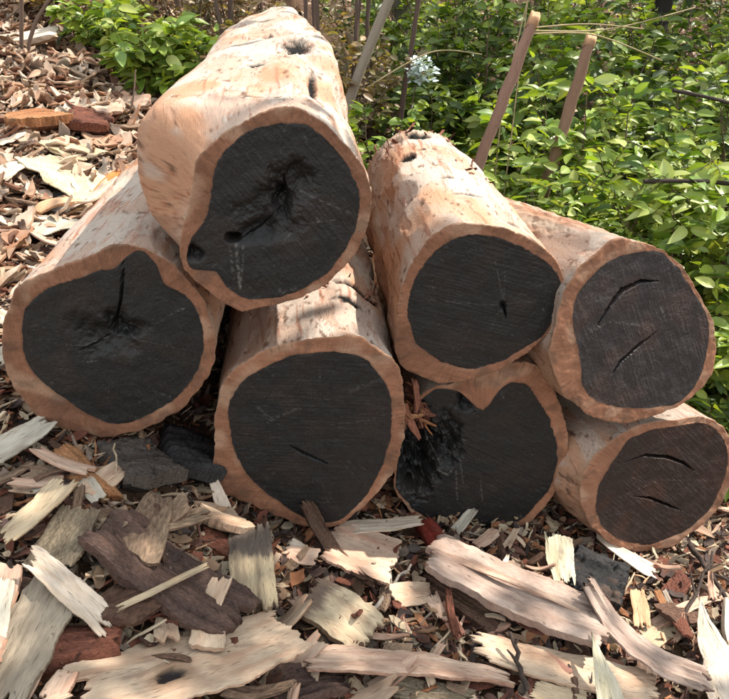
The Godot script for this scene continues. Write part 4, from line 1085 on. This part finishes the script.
	sa.tube(sp, thin(7, 0.007, 0.003), 6, Color(0.14, 0.1, 0.07))
	part("stem", sa.mesh(), mat.bark, spray)
	for k in 110:
		var o := part("leaf", mat.leaf_a, mat.leaf_pale, spray)
		o.transform = leaf_pose(sp[6] + Vector3(clampf(rng.randfn(0, 0.04), -0.07, 0.07), clampf(rng.randfn(-0.01, 0.04), -0.07, 0.07), rng.randfn(0, 0.03)), Vector3(rng.randfn(0, 1), rng.randfn(0, 0.5), rng.randfn(0, 1)), rng.randf_range(0.03, 0.05))
	# dry brush at the top of the slope
	var dry := [[-2.3, -5.2, 0.6], [-1.7, -6.2, 0.8], [-0.9, -5.8, 0.8], [-0.35, -5.2, 0.85], [0.25, -4.85, 0.75], [-2.9, -6.6, 1.0], [-1.1, -7.4, 1.1], [0.5, -5.5, 0.95], [-2.0, -8.0, 1.2], [-0.2, -8.8, 1.3], [-3.6, -8.4, 1.3], [-0.62, -4.75, 0.62], [-0.25, -4.55, 0.6], [0.12, -4.5, 0.6], [-1.35, -5.1, 0.5], [-1.9, -5.0, 0.5]]
	var where := ["at the left edge of the slope", "behind the forked sapling", "above the bright bushes", "behind the far end of the top log", "left of the leaning trunk", "high at the left", "beyond the bright bushes", "behind the leaning trunk", "far up the slope", "far behind the top log", "farthest up at the left", "rising out of the bright bushes", "against the far end of the top log", "at the foot of the leaning tree", "behind the yellowish green bush", "beside the forked sapling"]
	for k in dry.size():
		make_shrub("dry_shrub", "brown half bare shrub " + where[k], "shrub", "dry brown shrubs up the slope", dry[k][0], dry[k][1], dry[k][2], 0.4, 8, 0.06, brown, 0, 0.4 if k < 11 else 0.82)
	# trees: trunks in the picture, their crowns above it, one added out of sight
	make_tree("tree", "slender grey brown tree leaning right behind the top log", 0.10, -4.3, 0.032, Vector3(0.30, 1, 0.0), 3.6, 250, Color(0.42, 0.35, 0.28), 1.5)
	make_tree("tree", "thick grey trunk at the top of the view right of the leaning tree", 1.15, -7.9, 0.13, Vector3(0.02, 1, 0), 9.0, 700, Color(0.22, 0.20, 0.18), 2.3)
	make_tree("tree", "dark trunk above the bushes in the upper right", 3.05, -6.4, 0.09, Vector3(-0.02, 1, 0), 4.4, 1500, Color(0.05, 0.045, 0.04), 1.5)
	make_tree("tree", "added unseen brown tree beyond the right edge to shade the back of the thicket", 5.0, -6.2, 0.10, Vector3(-0.05, 1, 0), 5.0, 700, Color(0.2, 0.15, 0.12), 1.7)  # unseen tree, added to darken the back of the thicket
	make_tree("tree", "pale brown trunk behind the yellowish green bush", -1.55, -7.0, 0.07, Vector3(0.02, 1, 0), 7.5, 900, Color(0.34, 0.27, 0.20), 2.0)
	make_tree("tree", "broken brown trunk half hidden by leaves at the right edge", 1.74, -2.85, 0.06, Vector3(0.10, 1, -0.05), 0.95, 0, Color(0.20, 0.12, 0.085), 0.25)
	var far_spots := [[-6.0, -11.0], [-3.4, -12.5], [-0.8, -13.5], [2.6, -16.0], [8.5, -18.0], [-9.0, -13.0], [5.6, -18.0], [-1.9, -17.0], [12.0, -14.0]]
	for k in far_spots.size():
		make_tree("tree", "tall tree far behind in the forest with a brown trunk", far_spots[k][0], far_spots[k][1], rng.randf_range(0.10, 0.2), Vector3(rng.randfn(0, 0.05), 1, 0), rng.randf_range(8, 11), 2600, Color(0.19, 0.15, 0.12), 2.6, "forest trees far behind")
	# unseen leafy tree right of view, boughs placed to shade the pile front
	var shade := base("tree", Vector3(4.7, height(4.7, -1.6) - 0.1, -1.6))
	tag(shade, "unseen leafy tree right of the pile, boughs placed to shade the chips in front", "tree")
	var ta := Acc.new()
	var tp := bent_line(Vector3.ZERO, Vector3(-0.08, 1, -0.05), 5.4, 12, 0.03, 0.01)
	ta.tube(tp, thin(13, 0.13, 0.05), 14, Color(0.2, 0.16, 0.13), 0.06)
	part("trunk", ta.mesh(), mat.bark, shade)
	var spots := []
	var tints := PackedColorArray()
	for k in 16:
		var tip := Vector3(rng.randf_range(2.55, 4.25), rng.randf_range(4.5, 5.5), rng.randf_range(-2.42, -1.5)) - shade.position
		var la := Acc.new()
		var at := tp[6 + k % 6]
		la.tube(PackedVector3Array([at, at.lerp(tip, 0.35) + Vector3(0, 0.12, 0), at.lerp(tip, 0.7) + Vector3(0, 0.08, 0), tip]), thin(4, 0.035, 0.006), 7, Color(0.2, 0.16, 0.13), 0.05)
		part("limb", la.mesh(), mat.bark, shade)
		for q in 100:
			var dir := Vector3(rng.randfn(0, 1), rng.randfn(-0.2, 0.5), rng.randfn(0, 1))
			spots.append(leaf_pose(tip + Vector3(rng.randfn(0, 0.26), rng.randfn(0, 0.16), rng.randfn(0, 0.13)), dir, rng.randf_range(0.09, 0.14)))
			tints.append(deep[rng.randi() % 4] * Color(0.75, 0.7, 0.8))
	swarm("crown", mat.leaf_a, mat.leaf, spots, tints, shade)
	# thin saplings in the brown brush above the bright bushes
	var sap := [[-0.62, -4.9], [-0.52, -5.3], [-0.38, -5.0], [-0.25, -5.6], [-0.12, -5.1], [-0.75, -5.7], [0.15, -5.0], [0.05, -4.7], [-1.4, -5.6], [-1.95, -5.8], [-2.4, -6.0], [0.42, -5.2], [0.18, -4.5], [0.30, -4.8], [0.55, -5.3], [0.62, -4.9], [-0.3, -4.5], [-0.9, -5.2]]
	for k in sap.size():
		var a := Vector3(sap[k][0], height(sap[k][0], sap[k][1]) - 0.05, sap[k][1])
		var b := a + Vector3(rng.randfn(0.04, 0.12), rng.randf_range(1.5, 2.2), rng.randfn(0, 0.1))
		make_rod("sapling", "thin bare brown sapling stem standing in the dry brush behind the top log", "sapling", PackedVector3Array([a, a.lerp(b, 0.5) + Vector3(rng.randfn(0, 0.04), 0, 0), b]), rng.randf_range(0.011, 0.026), 0.007, Color(0.13, 0.09, 0.075), false, "thin saplings in the dry brush")

func _ready() -> void:
	rng.seed = 4711
	# ---- camera
	var cam := Camera3D.new()
	cam.name = "camera"
	cam.fov = 50.0
	cam.near = 0.05
	cam.far = 200.0
	cam.position = Vector3(0, 1.35, 0)
	cam.rotation_degrees = Vector3(-29.2, -5.3, 0)
	add_child(cam)
	cam.current = true
	# ---- sky, exposure, sun
	var env := Environment.new()
	env.background_mode = Environment.BG_SKY
	var sm := ProceduralSkyMaterial.new()
	sm.sky_top_color = Color(0.80, 0.83, 0.85)
	sm.sky_horizon_color = Color(0.93, 0.92, 0.89)
	sm.sky_curve = 0.2
	sm.ground_bottom_color = Color(0.25, 0.22, 0.18)
	sm.ground_horizon_color = Color(0.5, 0.48, 0.44)
	var sky := Sky.new()
	sky.sky_material = sm
	env.sky = sky
	env.tonemap_mode = Environment.TONE_MAPPER_LINEAR
	env.tonemap_exposure = 2.6
	env.sdfgi_enabled = true
	env.ssao_enabled = true
	env.ssil_enabled = true
	var we := WorldEnvironment.new()
	we.name = "world_environment"
	we.environment = env
	add_child(we)
	var sun := DirectionalLight3D.new()
	sun.name = "sun"
	sun.light_energy = 1.25
	sun.light_color = Color(1.0, 0.965, 0.91)
	sun.light_angular_distance = 0.5
	sun.shadow_enabled = true
	add_child(sun)
	var az := deg_to_rad(71.0)   # right of straight behind the pile
	var el := deg_to_rad(52.0)
	var to_sun := Vector3(sin(az) * cos(el), sin(el), -cos(az) * cos(el))
	sun.look_at_from_position(to_sun * 10.0, Vector3.ZERO)
	# ---- noises and materials
	n_fine = noise(3, 1.0, 3)
	n_mid = noise(5, 1.0, 4)
	n_low = noise(9, 1.0, 2)
	n_cell = noise(7, 7.0, 1, FastNoiseLite.TYPE_CELLULAR)
	n_cell.cellular_return_type = FastNoiseLite.RETURN_DISTANCE
	n_cell.fractal_type = FastNoiseLite.FRACTAL_NONE
	var g1 := grain_image(21, 0.80, 1.0, 0.09, 4)
	var g2 := grain_image(22, 0.55, 1.0, 0.05, 5)
	var g3 := grain_image(23, 0.55, 1.0, 0.04, 4)
	var g4 := grain_image(24, 0.83, 1.0, 0.035, 5)
	var g5 := split_grain(31, 0.78)
	mat.wood = surface(g5, Vector3(5, 5, 0.36), 0.75, 0.8)
	mat.side = surface(g5, Vector3(4, 4, 0.5), 0.8, 0.8, 0.22)
	mat.endgrain = surface(g4, Vector3(9, 9, 9), 0.8, 0.10)
	mat.pole = surface(g5, Vector3(7, 0.7, 7), 0.85, 1.2, 0.3)
	mat.heart = surface(g3, Vector3(6, 6, 6), 0.62, 0.35, 0.45)
	mat.bark = surface(g2, Vector3(9, 9, 2.5), 0.85, 1.2, 0.3)
	mat.soil = surface(g2, Vector3(4, 4, 4), 0.95, 1.4, 0.2)
	mat.bit = surface(g1, Vector3(2, 2, 0.5), 0.85, 0.6, 0.3)
	mat.dry = leafy(0.7, 0.35)
	mat.leaf = leafy(0.42, 0.95)
	mat.leaf0 = leafy(0.42, 0.95, Color(0.23, 0.33, 0.05).linear_to_srgb())
	mat.leaf1 = leafy(0.42, 0.95, Color(0.29, 0.38, 0.08).linear_to_srgb())
	mat.leaf2 = leafy(0.33, 0.75, Color(0.14, 0.23, 0.035).linear_to_srgb())
	mat.leaf3 = leafy(0.4, 0.75, Color(0.38, 0.44, 0.14).linear_to_srgb())
	mat.leaf_pale = leafy(0.5, 0.6, Color(0.42, 0.50, 0.52).linear_to_srgb())
	mat.leaf_a = leaf_mesh(0.52, 0.18, 0.14)
	mat.leaf_b = leaf_mesh(0.40, 0.24, 0.30)
	# ---- the ground
	make_ground()
	# ---- the logs
	var shred := [make_piece(0.09, 0.010, 0.003, "torn", 0.8, 0.4, 0.12, 3.3, false), make_piece(0.07, 0.016, 0.003, "salmon", 0.9, 0.3, 0.1, 5.1, false), make_piece(0.11, 0.008, 0.003, "red", 0.7, 0.4, 0.15, 7.7, false), make_piece(0.05, 0.02, 0.004, "torn", 0.9, 0.6, 0.06, 9.2, false)]
	var trunk := {}
	var heart := Color(0.0150, 0.0138, 0.0134)
	var sap := Color(0.255, 0.116, 0.066)
	var pale := Color(0.48, 0.395, 0.335)
	var warm := Color(0.46, 0.265, 0.17)
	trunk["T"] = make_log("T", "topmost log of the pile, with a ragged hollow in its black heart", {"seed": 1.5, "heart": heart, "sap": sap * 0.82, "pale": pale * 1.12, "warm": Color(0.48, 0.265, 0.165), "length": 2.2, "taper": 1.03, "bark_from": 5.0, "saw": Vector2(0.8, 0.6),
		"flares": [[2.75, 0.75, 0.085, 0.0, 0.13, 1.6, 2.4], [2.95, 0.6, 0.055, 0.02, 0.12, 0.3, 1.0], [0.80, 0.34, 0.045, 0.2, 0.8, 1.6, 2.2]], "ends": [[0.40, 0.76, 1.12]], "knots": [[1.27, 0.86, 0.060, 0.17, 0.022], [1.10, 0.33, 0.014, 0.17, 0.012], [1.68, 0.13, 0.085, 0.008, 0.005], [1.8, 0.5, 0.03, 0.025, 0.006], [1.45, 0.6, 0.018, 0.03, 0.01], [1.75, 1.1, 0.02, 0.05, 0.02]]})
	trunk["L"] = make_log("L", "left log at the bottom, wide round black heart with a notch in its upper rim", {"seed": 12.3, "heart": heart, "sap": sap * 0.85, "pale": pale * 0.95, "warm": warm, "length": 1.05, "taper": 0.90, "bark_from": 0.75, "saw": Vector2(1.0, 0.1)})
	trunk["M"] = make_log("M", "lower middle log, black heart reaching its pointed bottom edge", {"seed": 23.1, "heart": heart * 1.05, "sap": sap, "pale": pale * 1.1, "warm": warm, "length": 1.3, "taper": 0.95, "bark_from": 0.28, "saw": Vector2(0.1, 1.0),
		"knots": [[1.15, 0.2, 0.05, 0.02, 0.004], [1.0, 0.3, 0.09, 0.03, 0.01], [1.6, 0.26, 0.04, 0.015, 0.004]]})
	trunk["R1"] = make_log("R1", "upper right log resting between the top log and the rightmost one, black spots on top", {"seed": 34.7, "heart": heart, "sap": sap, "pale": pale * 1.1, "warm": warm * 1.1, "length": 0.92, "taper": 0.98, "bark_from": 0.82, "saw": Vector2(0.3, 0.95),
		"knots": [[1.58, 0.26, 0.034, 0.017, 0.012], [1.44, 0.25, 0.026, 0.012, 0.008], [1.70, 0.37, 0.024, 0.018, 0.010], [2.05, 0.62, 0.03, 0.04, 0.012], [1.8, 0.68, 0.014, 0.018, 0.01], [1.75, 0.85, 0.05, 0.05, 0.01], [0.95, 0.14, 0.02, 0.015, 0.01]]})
	trunk["R2"] = make_log("R2", "rightmost upper log, purplish grey heart lightened for glancing sun, two long curved cracks", {"seed": 45.9, "heart": Color(0.040, 0.033, 0.033), "sap": sap * 1.05, "pale": pale * 0.8, "warm": warm * 0.9, "length": 0.75, "taper": 0.93, "bark_from": 0.1, "saw": Vector2(0.9, 0.4)})  # glancing sunlight is put into this lighter heart colour
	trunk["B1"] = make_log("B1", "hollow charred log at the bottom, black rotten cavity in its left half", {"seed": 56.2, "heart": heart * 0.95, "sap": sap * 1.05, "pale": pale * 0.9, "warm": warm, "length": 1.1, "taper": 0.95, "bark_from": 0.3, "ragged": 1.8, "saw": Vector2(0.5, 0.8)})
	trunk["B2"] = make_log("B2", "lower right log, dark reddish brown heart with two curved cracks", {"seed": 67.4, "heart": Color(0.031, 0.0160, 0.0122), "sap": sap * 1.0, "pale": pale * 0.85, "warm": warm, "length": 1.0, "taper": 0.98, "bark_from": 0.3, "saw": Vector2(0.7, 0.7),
		"flares": [[3.0, 0.7, 0.03, 0.0, 0.1, 0.8, 1.0]]})
	# torn bark fibres hanging at the far end of the upper right log and behind the lower middle log's top
	var shreds := [["R1", 0.86, 0.9, 2.6, 16], ["M", 0.34, 0.75, 1.9, 14], ["R1", 0.55, 0.7, 1.3, 6], ["T", 1.02, 0.6, 1.0, 6]]
	for sh in shreds:
		for k in sh[4]:
			var t: float = rng.randf_range(sh[2], sh[3])
			var rad: float = ring_at(LOGS[sh[0]].rim, t) * (1.06 if sh[0] == "T" else 0.965)
			var o := part("bark_shred", shred[k % 4], mat.bark, trunk[sh[0]])
			var out := Vector3(cos(t), sin(t), 0)
			o.transform = Transform3D(along(Vector3(-out.y * rng.randfn(0, 0.6), out.x * rng.randfn(0, 0.6), 1.0) + out * rng.randf_range(-0.1, 0.3), out), out * rad + Vector3(0, 0, -sh[1] + rng.randfn(0, 0.045)))
			o.transform = o.transform.scaled_local(Vector3.ONE * rng.randf_range(0.6, 1.3))
	# ---- loose wood, litter, plants
	make_pieces()
	scatter_chips()
	make_litter()
	make_plants()
	# ---- cut poles, vines and branches among the bushes
	make_rod("cut_pole", "smooth brown pole leaning right with a hacked top, nearer of two", "pole", PackedVector3Array([Vector3(0.55, -0.10, -2.95), Vector3(0.72, 0.47, -2.95), Vector3(0.90, 1.05, -2.95)]), 0.026, 0.021, Color(0.27, 0.17, 0.13), true, "cut poles standing among the bushes")
	make_rod("cut_pole", "brown pole half hidden by leaves with a hacked top, farther of two", "pole", PackedVector3Array([Vector3(1.08, -0.2, -3.4), Vector3(1.19, 0.33, -3.4), Vector3(1.30, 0.92, -3.4)]), 0.029, 0.025, Color(0.26, 0.16, 0.115), true, "cut poles standing among the bushes")
	make_rod("fallen_branch", "dark dead branch lying level in the bushes at the right edge", "branch", PackedVector3Array([Vector3(1.36, 0.49, -2.78), Vector3(1.58, 0.49, -2.76), Vector3(1.8, 0.475, -2.72), Vector3(2.2, 0.46, -2.6)]), 0.009, 0.007, Color(0.045, 0.035, 0.03))
	make_rod("fallen_branch", "dark dead branch slanting through the leaves above the level one", "branch", PackedVector3Array([Vector3(1.58, 0.77, -3.12), Vector3(1.78, 0.73, -3.1), Vector3(2.0, 0.67, -3.05), Vector3(2.3, 0.60, -3.0)]), 0.009, 0.006, Color(0.045, 0.035, 0.03))
	var fa := Vector3(-1.41, height(-1.41, -4.34) - 0.03, -4.34)
	make_rod("sapling", "forked bare sapling on the slope at the upper left, straight prong", "sapling", PackedVector3Array([fa, fa + Vector3(0.03, 0.15, 0.0), fa + Vector3(0.10, 0.5, 0.02), fa + Vector3(0.14, 1.1, 0.0)]), 0.012, 0.006, Color(0.16, 0.11, 0.085))
	make_rod("sapling", "forked bare sapling on the slope at the upper left, slanting prong", "sapling", PackedVector3Array([fa + Vector3(0.03, 0.0, 0.02), fa + Vector3(0.10, 0.17, 0.0), fa + Vector3(0.26, 0.36, -0.02), fa + Vector3(0.5, 0.62, 0.0)]), 0.011, 0.007, Color(0.16, 0.11, 0.085))
	var st := Vector3(-0.78, height(-0.78, -3.66) - 0.02, -3.66)
	make_rod("stick", "thin bare stick poking up from the slope left of the top log", "stick", PackedVector3Array([st, st + Vector3(0.05, 0.12, 0.0), st + Vector3(0.075, 0.24, -0.02)]), 0.005, 0.003, Color(0.2, 0.14, 0.11))
	for k in 14:
		var tx := rng.randf_range(-3.4, -1.1)
		var tz := rng.randf_range(-6.4, -4.6)
		var ta := Vector3(tx, height(tx, tz) - 0.03, tz)
		var lean := Vector3(rng.randfn(0, 0.25), rng.randf_range(0.4, 1.0), rng.randfn(0, 0.15))
		make_rod("dry_shoot", "thin dry shoot standing in the litter high on the slope", "shoot", PackedVector3Array([ta, ta + lean * 0.5 + Vector3(rng.randfn(0, 0.03), 0, 0), ta + lean]), 0.007, 0.003, Color(0.22, 0.16, 0.12), false, "dry shoots high on the slope")
	var vines := [[Vector3(0.95, 0.2, -3.3), Vector3(0.965, 0.65, -3.3), Vector3(1.0, 1.4, -3.35), "pale hanging vine right of the nearer cut pole"], [Vector3(0.92, 0.25, -3.35), Vector3(0.93, 0.7, -3.35), Vector3(1.06, 1.4, -3.4), "second thin vine behind the nearer cut pole"],
		[Vector3(0.90, 1.03, -2.98), Vector3(1.15, 1.035, -3.05), Vector3(1.40, 1.01, -3.1), "dry yellow tendril stretched right from the nearer pole's top"], [Vector3(0.90, 1.01, -2.98), Vector3(1.2, 0.99, -3.1), Vector3(1.5, 0.89, -3.1), "drooping dry tendril reaching from the nearer pole past the farther one"],
		[Vector3(0.90, 1.02, -2.99), Vector3(1.3, 1.0, -3.2), Vector3(1.75, 1.06, -3.4), "dry tendril rising toward the right edge from the nearer pole"],
		[Vector3(0.35, 0.72, -3.6), Vector3(0.65, 0.86, -3.65), Vector3(0.9, 0.84, -3.7), "bare thin stem slanting across the dark gap left of the nearer pole"]]
	for v in vines:
		make_rod("vine", v[3], "vine", PackedVector3Array([v[0], v[1], v[2]]), 0.0035, 0.0025, Color(0.36, 0.29, 0.17), false, "thin vines and tendrils among the bushes")
